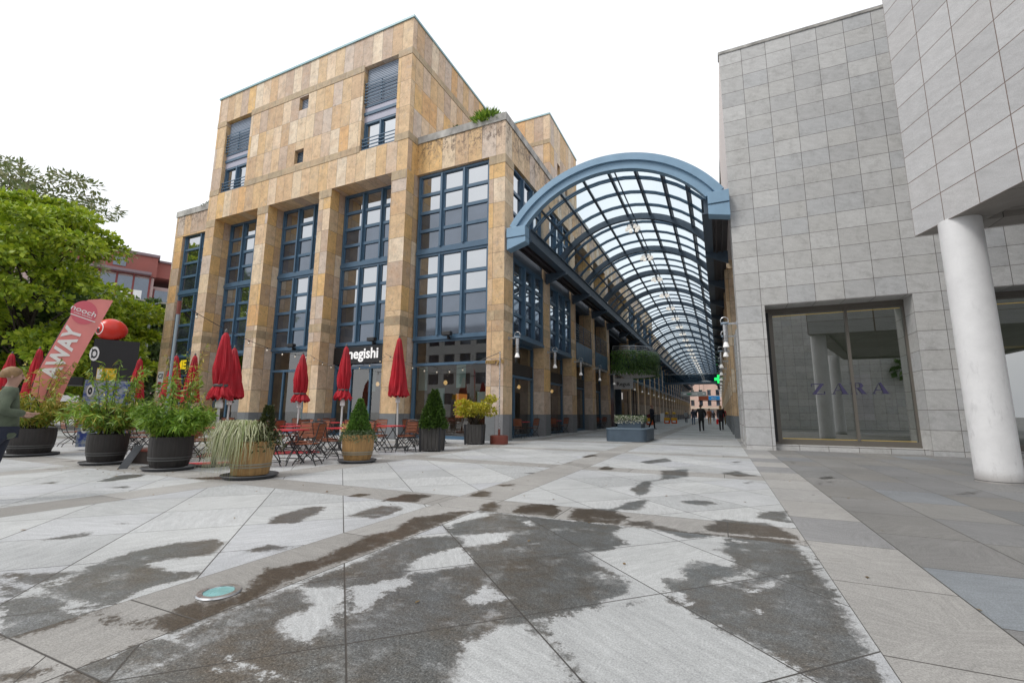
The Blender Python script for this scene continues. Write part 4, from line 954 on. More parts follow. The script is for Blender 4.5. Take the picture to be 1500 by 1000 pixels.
tree('pinnate_tree', 'tall thin airy tree rising behind the bright green maple', (-58.5, 17.2, 0), 23.8, 8.0, 4800, L_pinn, .55, .2, 14, 'trees behind the café', seed=5, nclump=42, flat=.4, dense=.7)
tree('dark_tree', 'dark green tree beside the street lamp left of the travertine building', (-50, 24.2, 0), 11.3, 4.2, 9000, L_dark, .5, .36, 2.0, 'trees behind the café', seed=8)
tree('dark_tree', 'dark tree in shade behind the black kiosk', (-44, 15.6, 0), 9.5, 5.2, 9000, L_dark, .5, .36, 1.2, 'trees behind the café', seed=9)
tree('dark_tree', 'dark tree at the far left behind the walking person', (-46, 7.0, 0), 12.5, 6.2, 11000, L_dark, .5, .36, 1.2, 'trees behind the café', seed=10)
tree('maple_tree', 'lower bright green maple leaning behind the red balloon', (-36.5, 15.4, 0), 7.4, 3.0, 7500, L_maple, .34, .24, 2.6, 'trees behind the café', seed=12, nclump=40, flat=.38, dense=.8)

# --- rounded pots
wood = simple('oak_barrel_staves', (.36, .21, .08), .6, nscale=7, namt=.35, bscale=24, bstr=.3, stretch=(3.2, 3.2, .35))
woodb = simple('black_stained_staves', (.028, .024, .023), .6, nscale=8, namt=.4, bscale=24, bstr=.3, stretch=(3, 3, .35))
hoop_g = simple('galvanised_hoop', (.30, .28, .22), .5, metal=.4); hoop_d = simple('dark_hoop', (.10, .10, .10), .5, metal=.4)
plastic = simple('grey_plastic_saucer', (.085, .09, .10), .5); soil = simple('soil', (.03, .022, .016), .95, nscale=12, namt=.4)
def barrel(label, loc, r, h, wmat, hmat, straight=False):
    t = empty('barrel_planter', label, 'planter', loc)
    rb_, rm = (r * .83, r * .99) if not straight else (r * .80, r * .93)
    fold = lambda a, i: 1 - .010 * (abs(math.sin(a * 11)) < .16)
    prof = [(rb_, .06)] + [((rb_ + (rm - rb_) * math.sin(math.pi * .5 * min(1, 2 * s / 1.25))) if not straight else rb_ + (r - rb_) * s, .06 + (h - .06) * s) for s in (.15, .3, .45, .6, .75, .88)] + [(r * .97, h), (r * .90, h), (r * .88, h - .05)]
    MB().lathe(prof, n=88, fold=fold).build('barrel', wmat, t, local=True, smooth=False)
    m = MB()
    for s in (.24, .32):
        z = .06 + (h - .06) * s; rr = (rb_ + (rm - rb_) * math.sin(math.pi * .5 * min(1, 2 * s / 1.25))) if not straight else rb_ + (r - rb_) * s
        m.lathe([(rr + .004, z - .012), (rr + .012, z - .012), (rr + .012, z + .012), (rr + .004, z + .012)], n=48, cap=False)
    m.build('hoop', hmat, t, local=True, smooth=True)
    MB().lathe([(0.01, h - .06), (r * .86, h - .06)], n=24, cap=False).build('soil', soil, t, local=True)
    MB().lathe([(r * .95, .0), (r * 1.08, .0), (r * 1.24, .055), (r * 1.22, .065), (r * 1.05, .02), (.01, .02)], n=40, cap=False).build('saucer', plastic, t, local=True, smooth=True)
    return t
def square_pot(label, loc, wd, dp, h, rz):
    t = empty('square_planter', label, 'planter', loc, rz)
    m = MB(); n = 5
    for sx in range(n):
        for (ax, s) in (('x', -1), ('x', 1), ('y', -1), ('y', 1)):
            L = wd if ax == 'x' else dp; a = -L / 2 + L * sx / n + .006; b = -L / 2 + L * (sx + 1) / n - .006
            if ax == 'x':
                yb, yt = s * dp / 2 * .92, s * dp / 2; m.add([(a * .93, yb, .03), (b * .93, yb, .03), (b, yt, h), (a, yt, h), (a * .93, yb - s * .03, .03), (b * .93, yb - s * .03, .03), (b, yt - s * .03, h), (a, yt - s * .03, h)], [(0, 1, 2, 3), (7, 6, 5, 4), (0, 3, 7, 4), (1, 5, 6, 2), (3, 2, 6, 7), (0, 4, 5, 1)])
            else:
                xb, xt = s * wd / 2 * .92, s * wd / 2; m.add([(xb, a * .93, .03), (xb, b * .93, .03), (xt, b, h), (xt, a, h), (xb - s * .03, a * .93, .03), (xb - s * .03, b * .93, .03), (xt - s * .03, b, h), (xt - s * .03, a, h)], [(0, 1, 2, 3), (7, 6, 5, 4), (0, 3, 7, 4), (1, 5, 6, 2), (3, 2, 6, 7), (0, 4, 5, 1)])
    m.build('plank_side', simple('weathered_grey_planks', (.055, .052, .050), .75, nscale=9, namt=.5, bscale=20, bstr=.3, stretch=(3, 3, .3)), t, local=True)
    for sx in (-1, 1):
        for sy in (-1, 1): MB().bar((sx * wd * .455, sy * dp * .455, 0), (sx * wd * .5, sy * dp * .5, h + .01), .05).build('corner_post', black_m, t, local=True)
    MB().box(-wd * .46, -dp * .46, .08, wd * .46, dp * .46, h - .05).build('soil', soil, t, local=True)
    return t
pots = [('barrel', 'black stained barrel planter with yellowing bamboo behind the walking person', (-16.0, 5.6, 0), .46, .68), ('barrel', 'black barrel planter with bright bamboo beside the leaning grey plate', (-12.19, 5.5, 0), .36, .64),
        ('barrel', 'black barrel planter with dense green bamboo, between the steel post and the grass barrel', (-9.99, 5.56, 0), .37, .64)]
for k, (a, lb, loc, r, h) in enumerate(pots): barrel(lb, loc, r, h, woodb, hoop_d)
barrel('light oak tub overflowing with pale variegated grass', (-7.6, 5.56, 0), .37, .63, wood, hoop_g, True)
barrel('light oak barrel planter with a clipped cone shrub', (-7.74, 8.32, 0), .355, .63, wood, hoop_g)
square_pot('grey plank planter with a pointed dark conifer', (-8.0, 11.72, 0), .62, .62, .70, R(20))
square_pot('grey plank planter with a yellow leaved maple shrub', (-8.35, 14.98, 0), .66, .62, .72, R(20))

# --- plants in them
def bamboo(label, loc, h, spread, n, mat, seed, tall=0, mat2=None):
    global rnd
    rnd = random.Random(seed); t = empty('bamboo_plant', label, 'plant', loc); lf = MB(); st = MB(); lf2 = MB()
    for i in range(70 + tall):
        a = rnd.uniform(0, 6.28); hi = h * rnd.uniform(.5, 1.0) if i >= tall else h * rnd.uniform(1.35, 1.85)
        sp = spread * rnd.uniform(.1, 1.0) ** .6 * (1 if i >= tall else .7); b0 = Vector((.2 * math.cos(a) * rnd.random(), .2 * math.sin(a) * rnd.random(), 0))
        p1 = b0 + Vector((math.cos(a) * sp * .45, math.sin(a) * sp * .45, hi * .65)); p2 = b0 + Vector((math.cos(a) * sp, math.sin(a) * sp, hi * (.98 if i < tall else rnd.uniform(.55, 1.0))))
        st.tube([b0, p1, p2], [.006, .005, .002], 4)
        for j in range(n // 55):
            s = rnd.uniform(.22, 1.0); q = b0.lerp(p1, s * 2) if s < .5 else p1.lerp(p2, s * 2 - 1)
            out = Vector((math.cos(a), math.sin(a), 0)); d = out * .5 + rdir() * .8 + Vector((0, 0, -.35))
            leaf(lf if (rnd.random() < .75 or not mat2) else lf2, q + rdir() * .04, d, rnd.uniform(.11, .21), rnd.uniform(.020, .038), rdir(1.0))
    st.build('cane', bark, t, local=True); lf.build('foliage', mat, t, local=True)
    if mat2: lf2.build('yellow_foliage', mat2, t, local=True)
bamboo('yellowing bamboo growing in the black barrel behind the walking person', (-16.0, 5.6, .6), 1.05, .85, 3000, L_bamy, 1, 9, L_bam)
bamboo('bright green bamboo with tall yellow shoots in the black barrel by the leaning plate', (-12.19, 5.5, .58), .95, .78, 3600, L_bam, 2, 10, L_bamy)
bamboo('dense dark green bamboo in the black barrel by the steel post', (-9.99, 5.56, .58), .78, .62, 4800, L_bam, 3, 5, None)
bamboo('wispy yellow bamboo rising behind the barrels left of the steel post', (-14.3, 8.2, .0), 1.75, .8, 1800, L_bamy, 4, 10, L_bam)
bamboo('reddish leaved shrub growing in front of the leftmost closed parasols', (-12.9, 7.4, .0), 1.55, .65, 1500, leaf_mat('reddish_leaves', [(.32, .17, .03), (.30, .24, .04), (.14, .2, .03)]), 5, 4, L_bamy)
rnd = random.Random(21); t = empty('grass_plant', 'pale variegated grass arching over the rim of the oak tub', 'plant', (-7.6, 5.56, .58)); m = MB()
for i in range(1900):
    a = rnd.gauss(-2.35, 1.15); L_ = rnd.uniform(.25, .78); b0 = Vector((-.12, -.1, .0)) + Vector((rnd.gauss(0, .11), rnd.gauss(0, .11), 0)); o = Vector((math.cos(a), math.sin(a), 0)) * rnd.uniform(.55, 1.)
    up_ = rnd.uniform(.22, .50); pts = [b0, b0 + o * .10 * L_ + Vector((0, 0, up_ * .62)), b0 + o * .26 * L_ / .6 + Vector((0, 0, up_ * .84)), b0 + o * .38 * L_ / .6 + Vector((0, 0, up_ * .42)), b0 + o * (.42 + .1 * rnd.random()) * L_ / .6 + Vector((0, 0, up_ * .3 - L_ * (.35 + .6 * rnd.random())))]
    s = Vector((-o.y, o.x, 0)).normalized() * .0065; n0 = len(m.v)
    m.v += [tuple(p + s * w_) for p, w_ in zip(pts, (1, 1, .9, .7, .1))] + [tuple(p - s * w_) for p, w_ in zip(pts, (1, 1, .9, .7, .1))]
    m.f += [(n0 + k, n0 + k + 1, n0 + 6 + k, n0 + 5 + k) for k in range(4)]
m.build('blades', L_grass, t, local=True)
rnd = random.Random(22); t = empty('dwarf_conifer', 'small dark pointed conifer leaning among the variegated grass', 'plant', (-7.5, 5.72, .6)); m = MB()
for i in range(900):
    z = rnd.uniform(0, .62); r_ = .19 * (1 - z / .72) * rnd.uniform(.5, 1.1); a = rnd.uniform(0, 6.28); leaf(m, (r_ * math.cos(a) + z * .05, r_ * math.sin(a), z), (math.cos(a) * .6, math.sin(a) * .6, .6), .08, .028, rdir())
for i in range(350): 
    a = rnd.uniform(-1.6, 1.3); r_ = rnd.uniform(.1, .42); leaf(m, (r_ * math.cos(a), r_ * math.sin(a) - .1, rnd.uniform(-.05, .2) - max(0, r_ - .3)), rdir(.4), .07, .03, rdir())
m.build('foliage', leaf_mat('olive_foliage', [(.03, .04, .014), (.06, .075, .02), (.09, .10, .035)]), t, local=True)
def cone_shrub(label, loc, h, r, n, mat, ln, seed, skew=0.):
    global rnd
    rnd = random.Random(seed); t = empty('cone_shrub', label, 'shrub', loc); m = MB()
    for i in range(n):
        z = h * (1 - math.sqrt(rnd.random() * .999)) if rnd.random() < .7 else rnd.uniform(0, h); a = rnd.uniform(0, 6.28)
        rr = r * max(.04, (1 - z / h)) ** .72 * (.84 + .2 * mnoise.noise((math.cos(a) * 2.5, math.sin(a) * 2.5, z * 5))) * rnd.uniform(.72, 1.04)
        leaf(m, (rr * math.cos(a) + skew * z, rr * math.sin(a), z), (math.cos(a) * .7 + rnd.gauss(0, .3), math.sin(a) * .7 + rnd.gauss(0, .3), .55 + rnd.gauss(0, .4)), ln * rnd.uniform(.7, 1.3), ln * .48, rdir())
    m.build('foliage', mat, t, local=True); MB().tube([(0, 0, -.1), (0, 0, h * .8)], [.03, .01], 6).build('trunk', bark, t, local=True)
    return t
cone_shrub('clipped cone box shrub in the light oak barrel', (-7.74, 8.32, .62), .82, .32, 5200, L_box, .055, 31)
cone_shrub('dark pointed conifer in the grey plank planter', (-8.0, 11.72, .66), 1.15, .46, 5200, L_con, .10, 32, .04)
rnd = random.Random(33); t = empty('trailing_plant', 'grey green trailing plants with small flowers around the foot of the cone shrub', 'plant', (-7.74, 8.32, .6)); m = MB(); fl = MB()
for i in range(2100):
    a = rnd.uniform(0, 6.28); r_ = rnd.uniform(.15, .42); q = (r_ * math.cos(a), r_ * math.sin(a), rnd.uniform(0, .13) - max(0, r_ - .33) * 1.6); leaf(m, q, rdir(.3), .045, .028, rdir())
for i in range(110):
    a = rnd.gauss(-2.9, .45); r_ = rnd.uniform(.2, .42); leaf(fl, (r_ * math.cos(a), r_ * math.sin(a), rnd.uniform(.05, .3)), rdir(.3), .05, .045, rdir())
m.build('foliage', L_ground, t, local=True); fl.build('flowers', leaf_mat('peach_flowers', [(.7, .4, .15), (.75, .6, .3), (.5, .5, .12)]), t, local=True)
rnd = random.Random(34); t = empty('maple_shrub', 'yellow leaved Japanese maple shrub in the grey plank planter by the corner pier', 'shrub', (-8.35, 14.98, .68)); st = MB(); cl = []
for i in range(15):
    a = rnd.uniform(0, 6.28); p = Vector((math.cos(a) * rnd.uniform(.15, .72), math.sin(a) * rnd.uniform(.15, .6), rnd.uniform(.38, .82))); cl.append((p, rnd.uniform(.22, .32), .55)); st.tube([(0, 0, -.05), p * .5 + Vector((0, 0, .08)), p], [.02, .012, .004], 5)
cl.append((Vector((.62, .1, 1.0)), .22, .6)); cl.append((Vector((.5, .05, .85)), .22, .6)); st.tube([(0, 0, 0), (.3, .05, .6), (.62, .1, 1.0)], [.02, .012, .004], 5)
st.build('branch', bark, t, local=True); crown(MB(), cl, 4200, .085, .065).build('foliage', L_acer, t, local=True)

# --- big planter in the passage
P_ = empty('bench_planter', 'large slate blue steel bench planter standing in the mouth of the passage', 'planter', (-3.7, 20.7, 0))
def rrect(x0, y0, x1, y1, r, n=6):
    out = []
    for cx_, cy2, a0 in ((x1 - r, y1 - r, 0), (x0 + r, y1 - r, 90), (x0 + r, y0 + r, 180), (x1 - r, y0 + r, 270)): out += [(cx_ + r * math.cos(R(a0 + 90 * i / n)), cy2 + r * math.sin(R(a0 + 90 * i / n))) for i in range(n + 1)]
    return out
slate = simple('slate_blue_steel', (.065, .095, .13), .5, nscale=4, namt=.15)
MB().prism(rrect(-4.5, 19.4, -2.8, 22.0, .28), 0.01, .50).build('bench', slate, P_, smooth=True)
MB().prism(rrect(-4.52, 19.38, -2.78, 22.02, .29), .50, .545).build('bench_top', simple('blue_bench_top', (.13, .18, .23), .5), P_, smooth=True)
MB().box(-4.15, 20.3, .545, -3.15, 21.5, .86).build('flower_box', slate, P_)
rnd = random.Random(41); t = empty('flower_bed', 'white flowers and grey green leaves overflowing the inner box of the bench planter', 'flowers', (-3.65, 20.9, .8)); m = MB(); fl = MB()
for i in range(3600): leaf(m, (rnd.uniform(-.6, .6), rnd.uniform(-.68, .68), rnd.uniform(.02, .27) * (1 - .3 * rnd.random())), rdir(.5), .075, .035, rdir())
for i in range(420):
    q = (rnd.uniform(-.62, .62), rnd.choice((-.72, -.66, rnd.uniform(-.7, .7))), rnd.uniform(-.06, .27)); leaf(fl, q, rdir(.2), .05, .045, rdir())
m.build('foliage', L_ground, t, local=True); fl.build('flowers', L_flow, t, local=True)
# --- hanging greenery on the round balcony and roof terrace plants
rnd = random.Random(42); t = empty('hanging_plants', 'thick curtain of green plants hanging around the round balcony', 'plants', (XF, 41.8, 4.6)); m = MB()
for i in range(6500):
    a = R(rnd.uniform(-92, 92)); r_ = Rb + rnd.uniform(-.05, .38); z = rnd.uniform(-.05, 2.0); q = (r_ * math.cos(a), r_ * math.sin(a), z)
    leaf(m, q, (math.cos(a) * .5 + rnd.gauss(0, .25), math.sin(a) * .5 + rnd.gauss(0, .25), -.7), rnd.uniform(.18, .32), .065, (math.cos(a), math.sin(a), .5))
m.build('foliage', leaf_mat('hanging_leaves', [(.06, .14, .03), (.12, .24, .05), (.20, .32, .08)]), t, local=True)
def bush(label, loc, r, n, mat, seed, ln=.16):
    global rnd
    rnd = random.Random(seed); t = empty('terrace_bush', label, 'bush', loc); m = MB()
    for i in range(n): v = rdir(.7); leaf(m, Vector((v.x * r, v.y * r, abs(v.z) * r * .85)) * rnd.uniform(.5, 1.), (v + Vector((0, 0, .5)) + rdir() * .4), ln * rnd.uniform(.7, 1.3), ln * .28, rdir())
    m.build('foliage', mat, t, local=True)
bush('green bush on the roof terrace beside the square tower', (-9.25, 17.4, 14.55), .75, 1500, L_bam, 51, .3)
bush('tiny tuft of leaves on the coping of the right bay', (-10.85, 17.2, 14.72), .22, 160, L_con, 52, .14)
bush('low green bush on the roof of the left wing', (-30.2, 17.6, 14.3), .75, 900, L_con, 53, .14)

# ------------------------------------------------------------------ terrace furniture
red_c = simple('red_canvas', (.40, .010, .022), .8, nscale=2.2, namt=.38, bscale=60, bstr=.1)
red_t = simple('red_table_top', (.50, .03, .045), .4, nscale=3, namt=.1)
slat = simple('reddish_wood_slats', (.235, .075, .035), .5, nscale=9, namt=.4, stretch=(.4, 3, 3))
pole_w = simple('pale_pole', (.62, .62, .62), .4, metal=.2)
rust = simple('red_brown_base_paint', (.20, .05, .035), .6, nscale=5, namt=.25)
def parasol(label, loc, H, zb, rb_, style, base=None, rz=0.):
    t = empty('closed_parasol', label, 'parasol', loc, rz, 'closed red parasols on the café terrace')
    MB().lathe([(.03, .0), (.03, H - .1), (.012, H - .02)], n=12).build('pole', pole_w, t, local=True, smooth=True)
    MB().lathe([(.028, H - .06), (.035, H - .03), (.028, H + .02), (.006, H + .05)], n=12).build('finial', hoop_d, t, local=True, smooth=True)
    Lc = H - .05 - zb
    if style == 'tied': prof = [(.03, H - .04), (.07, H - .12), (rb_ * .62, H - Lc * .30), (rb_ * .86, H - Lc * .58), (rb_ * .78, H - Lc * .80), (rb_ * .68, zb + .26), (rb_ * .95, zb + .16), (rb_ * 1.15, zb + .05), (rb_ * 1.12, zb)]
    else: prof = [(.03, H - .04), (.075, H - .12), (rb_ * .5, H - Lc * .32), (rb_ * .72, H - Lc * .6), (rb_ * .92, H - Lc * .86), (rb_ * 1.0, zb + .03), (rb_ * .97, zb)]
    n = 96; k = len(prof)
    # finer rows so folds flow smoothly
    fine = []
    for a, b in zip(prof, prof[1:]):
        for s in range(4): fine.append((a[0] + (b[0] - a[0]) * s / 4, a[1] + (b[1] - a[1]) * s / 4))
    fine.append(prof[-1]); kk = len(fine); sd_ = rnd.uniform(0, 9)
    def fold(a, i):
        d = min(1, i / (kk * .35)); w_ = a + .35 * math.sin(i * .22 + sd_)
        return 1 + d * (.13 * math.cos(8 * w_) + .08 * math.cos(13 * a + sd_ + i * .09) + .05 * math.cos(27 * a + sd_ - i * .06) + .07 * math.cos(a + sd_ + i * .12))
    m = MB().lathe(fine, n=n, fold=fold, cap=False)
    for j in range(n):                                          # ragged lower hem
        x, y, z = m.v[(kk - 1) * n + j]; m.v[(kk - 1) * n + j] = (x, y, z + .05 * math.cos(8 * 2 * math.pi * j / n + sd_))
    m.build('canopy', red_c, t, local=True, smooth=True)
    if style == 'tied': MB().lathe([(rb_ * .76, zb + .24), (rb_ * .80, zb + .26), (rb_ * .80, zb + .285), (rb_ * .76, zb + .30)], n=32, cap=False).build('strap', hoop_d, t, local=True, smooth=True)
    MB().lathe([(.055, zb - .22), (.075, zb - .2), (.075, zb - .1), (.045, zb - .02)], n=12).build('runner', white_p, t, local=True, smooth=True)
    if base: MB().lathe([(.36, .0), (.36, .07), (.30, .10), (.05, .11), (.045, .32)], n=32).build('base', base, t, local=True, smooth=True)
    else: MB().box(-.3, -.3, 0, .3, .3, .03).lathe([(.05, .03), (.045, .3)], n=12).build('base', hoop_d, t, local=True)
    t.rotation_euler = (rnd.uniform(-.018, .018), rnd.uniform(-.018, .018), rz)
    return t
rnd = random.Random(60)
parasol('tallest closed red parasol with its hem tied, between the bamboo and grass barrels', (-9.83, 6.33, 0), 2.90, 1.42, .19, 'tied')
parasol('closed red parasol with a wide loose hem just behind the tallest one', (-13.6, 9.05, 0), 3.12, 1.55, .33, 'loose')
parasol('small closed red parasol standing on a round red base before the third pier', (-13.59, 11.58, 0), 3.22, 1.5, .25, 'tied', rust)
parasol('closed red parasol with tied hem in front of the negishi sign', (-10.74, 10.75, 0), 3.25, 1.55, .21, 'tied')
parasol('closed red parasol with a loose hem and thick white pole before the fourth pier', (-9.8, 12.32, 0), 3.70, 1.68, .30, 'loose')
parasol('closed red parasol half hidden by reddish leaves, left of a similar slim one', (-19.12, 10.41, 0), 3.3, 1.6, .30, 'loose')
parasol('slim closed red parasol before the second pier, behind the dense bamboo', (-18.37, 10.7, 0), 3.3, 1.5, .27, 'loose')
parasol('closed red parasol behind the bamboo right of the black kiosk', (-21.81, 10.54, 0), 3.3, 1.6, .27, 'loose')
parasol('closed red parasol at the far left edge behind the walking person', (-24.54, 7.64, 0), 3.3, 1.6, .27, 'loose')
parasol('closed red parasol partly hidden by the slanted pink banner', (-21.68, 7.4, 0), 3.3, 1.6, .25, 'loose')

def chair():
    t = empty('folding_chair', 'x', 'chair', (0, 0, 0), 0, 'x')
    m = MB()
    for i in range(6): m.box(-.2, -.16 + .062 * i, .445, .2, -.16 + .062 * i + .05, .462)
    m.build('seat', slat, t, local=True)
    m = MB()
    for z in (.56, .645, .73, .815):
        y = -.205 - (z - .5) * .22; pts = [(-.21, y + .012), (-.1, y - .012), (.1, y - .012), (.21, y + .012)]
        for (xa, ya), (xb, yb) in zip(pts, pts[1:]): m.add([(xa, ya, z), (xb, yb, z), (xb, yb - .013, z + .068), (xa, ya - .013, z + .068), (xa, ya + .014, z), (xb, yb + .014, z), (xb, yb + .001, z + .068), (xa, ya + .001, z + .068)], [(0, 1, 2, 3), (7, 6, 5, 4), (0, 4, 5, 1), (3, 2, 6, 7), (0, 3, 7, 4), (1, 5, 6, 2)])
    m.build('backrest', slat, t, local=True)
    m = MB()
    for s in (-1, 1):
        x = s * .205
        m.tube([(x, .24, 0), (x, .19, .1), (x, .04, .24), (x, -.10, .36), (x, -.17, .47), (x, -.22, .62), (x, -.275, .88)], .0115, 6)
        x = s * .185
        m.tube([(x, -.25, 0), (x, -.20, .1), (x, -.04, .24), (x, .10, .34), (x, .17, .445)], .0115, 6)
    for y, z in ((.2, .09), (-.21, .09), (.165, .44), (-.165, .44)): m.tube([(-.2, y, z), (.2, y, z)], .009, 6)
    m.tube([(-.205, -.275, .88), (0, -.29, .9), (.205, -.275, .88)], .011, 6)
    m.build('frame', black_m, t, local=True)
    return t
def table():
    t = empty('bistro_table', 'x', 'table', (0, 0, 0), 0, 'x')
    MB().prism(rrect(-.36, -.36, .36, .36, .06), .725, .75).build('table_top', red_t, t, local=True)
    m = MB()
    for s in (-1, 1):
        m.tube([(s * .3, .3, 0), (s * .27, .2, .12), (s * .25, 0, .36), (s * .25, -.2, .6), (s * .25, -.3, .72)], .013, 6); m.tube([(s * .28, -.3, 0), (s * .26, -.2, .12), (s * .235, 0, .36), (s * .235, .2, .6), (s * .235, .3, .72)], .013, 6)
    for y, z in ((.22, .1), (-.22, .1), (0, .36)): m.tube([(-.26, y, z), (.26, y, z)], .01, 6)
    m.build('frame', black_m, t, local=True)
    return t
ch0, tb0 = chair(), table(); used = {'c': False, 't': False}
def put(kind, loc, rz, label, group):
    src = ch0 if kind == 'c' else tb0
    if not used[kind]:
        used[kind] = True; src.location = loc; src.rotation_euler = (0, 0, rz); src['label'] = label; src['group'] = group; return src
    return dup(src, loc, rz, label, group)
TB = [((-8.85, 7.25), 'behind the grass tub', 'srb'), ((-8.75, 8.95), 'left of the cone shrub', 'slb'), ((-9.0, 11.1), 'between cone shrub and conifer planter', 'srlb'), ((-9.3, 13.4), 'behind the conifer planter', 'slb'),
      ((-10.9, 9.3), 'before the negishi doors', 'srlb'), ((-11.2, 12.4), 'under the negishi sign', 'sb'), ((-11.3, 7.5), 'behind the tallest parasol', 'srl'), ((-13.0, 10.6), 'by the round red parasol base', 'srb'),
      ((-13.4, 13.4), 'at the third pier', 'sl'), ((-13.9, 7.6), 'behind the leaning grey plate', 'srl'), ((-15.6, 11.2), 'between second and third piers', 'sb'), ((-16.2, 8.6), 'left of the steel post', 'srl'), ((-17.8, 12.6), 'at the second pier', 'sl'), ((-18.9, 8.1), 'between the two leftmost barrels', 'srlb'), ((-20.9, 9.6), 'behind the pink banner', 'sr'), ((-10.3, 14.6), 'by the wide glass front', 'srl'), ((-12.2, 9.0), 'right of the tallest parasol', 'srl'), ((-15.0, 13.6), 'beside the doors under the negishi sign', 'sr')]
SD = {'s': ((0, -.62), 0., 'on the square side'), 'b': ((0, .62), math.pi, 'on the building side'), 'l': ((-.62, 0), -math.pi / 2, 'on the left side'), 'r': ((.62, 0), math.pi / 2, 'on the right side')}
rnd = random.Random(70)
for (x, y), where, sides in TB:
    rz = rnd.uniform(-.3, .3); put('t', (x, y, 0), rz, f'red topped bistro table {where}', 'red bistro tables on the café terrace')
    for s in sides:
        (dx, dy), a, word = SD[s]; c, q = math.cos(rz), math.sin(rz); k = rnd.uniform(.92, 1.12)
        put('c', (x + (dx * c - dy * q) * k, y + (dx * q + dy * c) * k, 0), a + rz + rnd.uniform(-.22, .22), f'folding chair {word} of the table {where}', 'slatted folding chairs on the café terrace')
# pairs of chairs between the piers of the passage
for i, (yy, lb) in enumerate(((19.4, 'first gap'), (24.2, 'second gap'), (34.0, 'fourth gap'))):
    tt = put('t', (-8.55, yy + .65, 0), .1, f'small bistro table in the {lb} between piers along the passage', 'bistro tables along the passage'); tt.scale = (.75, .75, 1)
    put('c', (-8.45, yy - .1, 0), .15, f'chair nearer the corner in the {lb} between passage piers', 'folding chairs along the passage')
    put('c', (-8.4, yy + 1.45, 0), math.pi - .5, f'chair farther from the corner in the {lb} between passage piers', 'folding chairs along the passage')
# red ribbon mats lying on the paving
t = MB().prism([(-12.0, 7.3), (-10.3, 9.6), (-11.0, 10.1), (-12.8, 8.0)], .004, .02); tag(t.build('floor_mat', simple('red_plastic_mat', (.62, .06, .08), .45)), 'long narrow red mat lying on the paving under the tables', 'mat')
t = MB().prism([(-10.75, 6.15), (-10.25, 6.05), (-9.6, 6.75), (-10.0, 7.0)], .004, .03); tag(t.build('floor_mat', bpy.data.materials['red_plastic_mat']), 'short red mat lying beside the dense bamboo barrel', 'mat')
# steel post in its wooden box, leaning plate
t = empty('light_post', 'thin steel post rising from a wooden ballast box, holding the string of bulbs', 'post', (-11.55, 6.2, 0))
MB().tube([(-11.55, 6.2, .1), (-11.5, 6.2, .55)], .045, 10).build('socket', rust, t); MB().tube([(-11.5, 6.2, .5), (-11.55, 6.22, 3.62)], .03, 10).build('pole', simple('galvanised_pole', (.30, .36, .40), .4, metal=.5), t); MB().tube([(-11.55, 6.22, 3.4), (-11.55, 6.22, 3.72)], .042, 10).build('cap', rust, t)
m = MB().box(-11.95, 5.85, 0, -11.1, 6.55, .26); m.build('ballast_box', simple('dark_box_planks', (.06, .045, .04), .7, nscale=8, namt=.4), t); MB().box(-11.97, 5.83, .262, -11.08, 6.57, .3).build('lid', rust, t)
t = MB().add([(-10.88, 5.12, 0), (-10.80, 5.24, 0), (-10.86, 5.52, .44), (-10.94, 5.40, .44), (-10.90, 5.14, 0), (-10.82, 5.26, 0), (-10.88, 5.54, .44), (-10.96, 5.42, .44)], [(0, 1, 2, 3), (7, 6, 5, 4), (0, 4, 5, 1), (1, 5, 6, 2), (2, 6, 7, 3), (3, 7, 4, 0)])
tag(t.build('metal_plate', simple('dark_grey_plate', (.06, .065, .075), .5, nscale=5, namt=.3)), 'dark grey metal plate leaning against the box between two black barrels', 'plate')
t = empty('red_post_base', 'round red brown ballast base with a thin grey pole by the corner pier', 'post', (-7.62, 15.55, 0))
MB().lathe([(.01, .0), (.335, .0), (.34, .03), (.335, .06), (.345, .1), (.335, .14), (.345, .18), (.335, .22), (.345, .26), (.335, .30), (.30, .32), (.045, .33), (.045, .55)], (-7.62, 15.55, 0), 36).build('base', rust, t, smooth=True)
m = MB().tube([(-7.62, 15.55, .5), (-7.62, 15.55, 3.5)], .022, 8); m.build('pole', chrome, t); MB().tube([(-7.62, 15.55, 3.46), (-8.4, 15.6, 3.22), (-9.05, 15.7, 3.0)], .013, 6).build('arm', hoop_d, t)
# strings of bulbs
def string(label, pts, sag, nb, seed):
    t = empty('string_lights', label, 'string lights', pts[0]); cab = MB(); bl = MB()
    for p, q in zip(pts, pts[1:]):
        p, q = Vector(p), Vector(q); L_ = [p.lerp(q, i / 12) - Vector((0, 0, sag * 4 * (i / 12) * (1 - i / 12))) for i in range(13)]; cab.tube(L_, .009, 5)
        for i in range(nb):
            s = (i + .5) / nb; c = p.lerp(q, s) - Vector((0, 0, sag * 4 * s * (1 - s))); cab.tube([c, c - Vector((0, 0, .06))], .018, 6); bl.lathe([(.008, -.055), (.03, -.09), (.028, -.12), (.008, -.14)], c, 8)
    cab.build('cable', black_m, t); bl.build('bulb', simple('clear_bulb', (.6, .55, .45), .2, emit=(1, .85, .6), estr=.08), t)
string('string of bulbs hanging from the steel post to the leftmost parasols and piers', [(-11.55, 6.22, 3.68), (-18.3, 16.05, 3.9)], .35, 7, 1)
string('string of bulbs strung in front of the second and third piers', [(-18.3, 16.0, 3.9), (-13.5, 15.9, 3.6)], .55, 8, 2)
string('string of bulbs from the third pier past the negishi sign', [(-13.5, 15.85, 3.75), (-9.05, 15.7, 3.0)], .4, 7, 3)
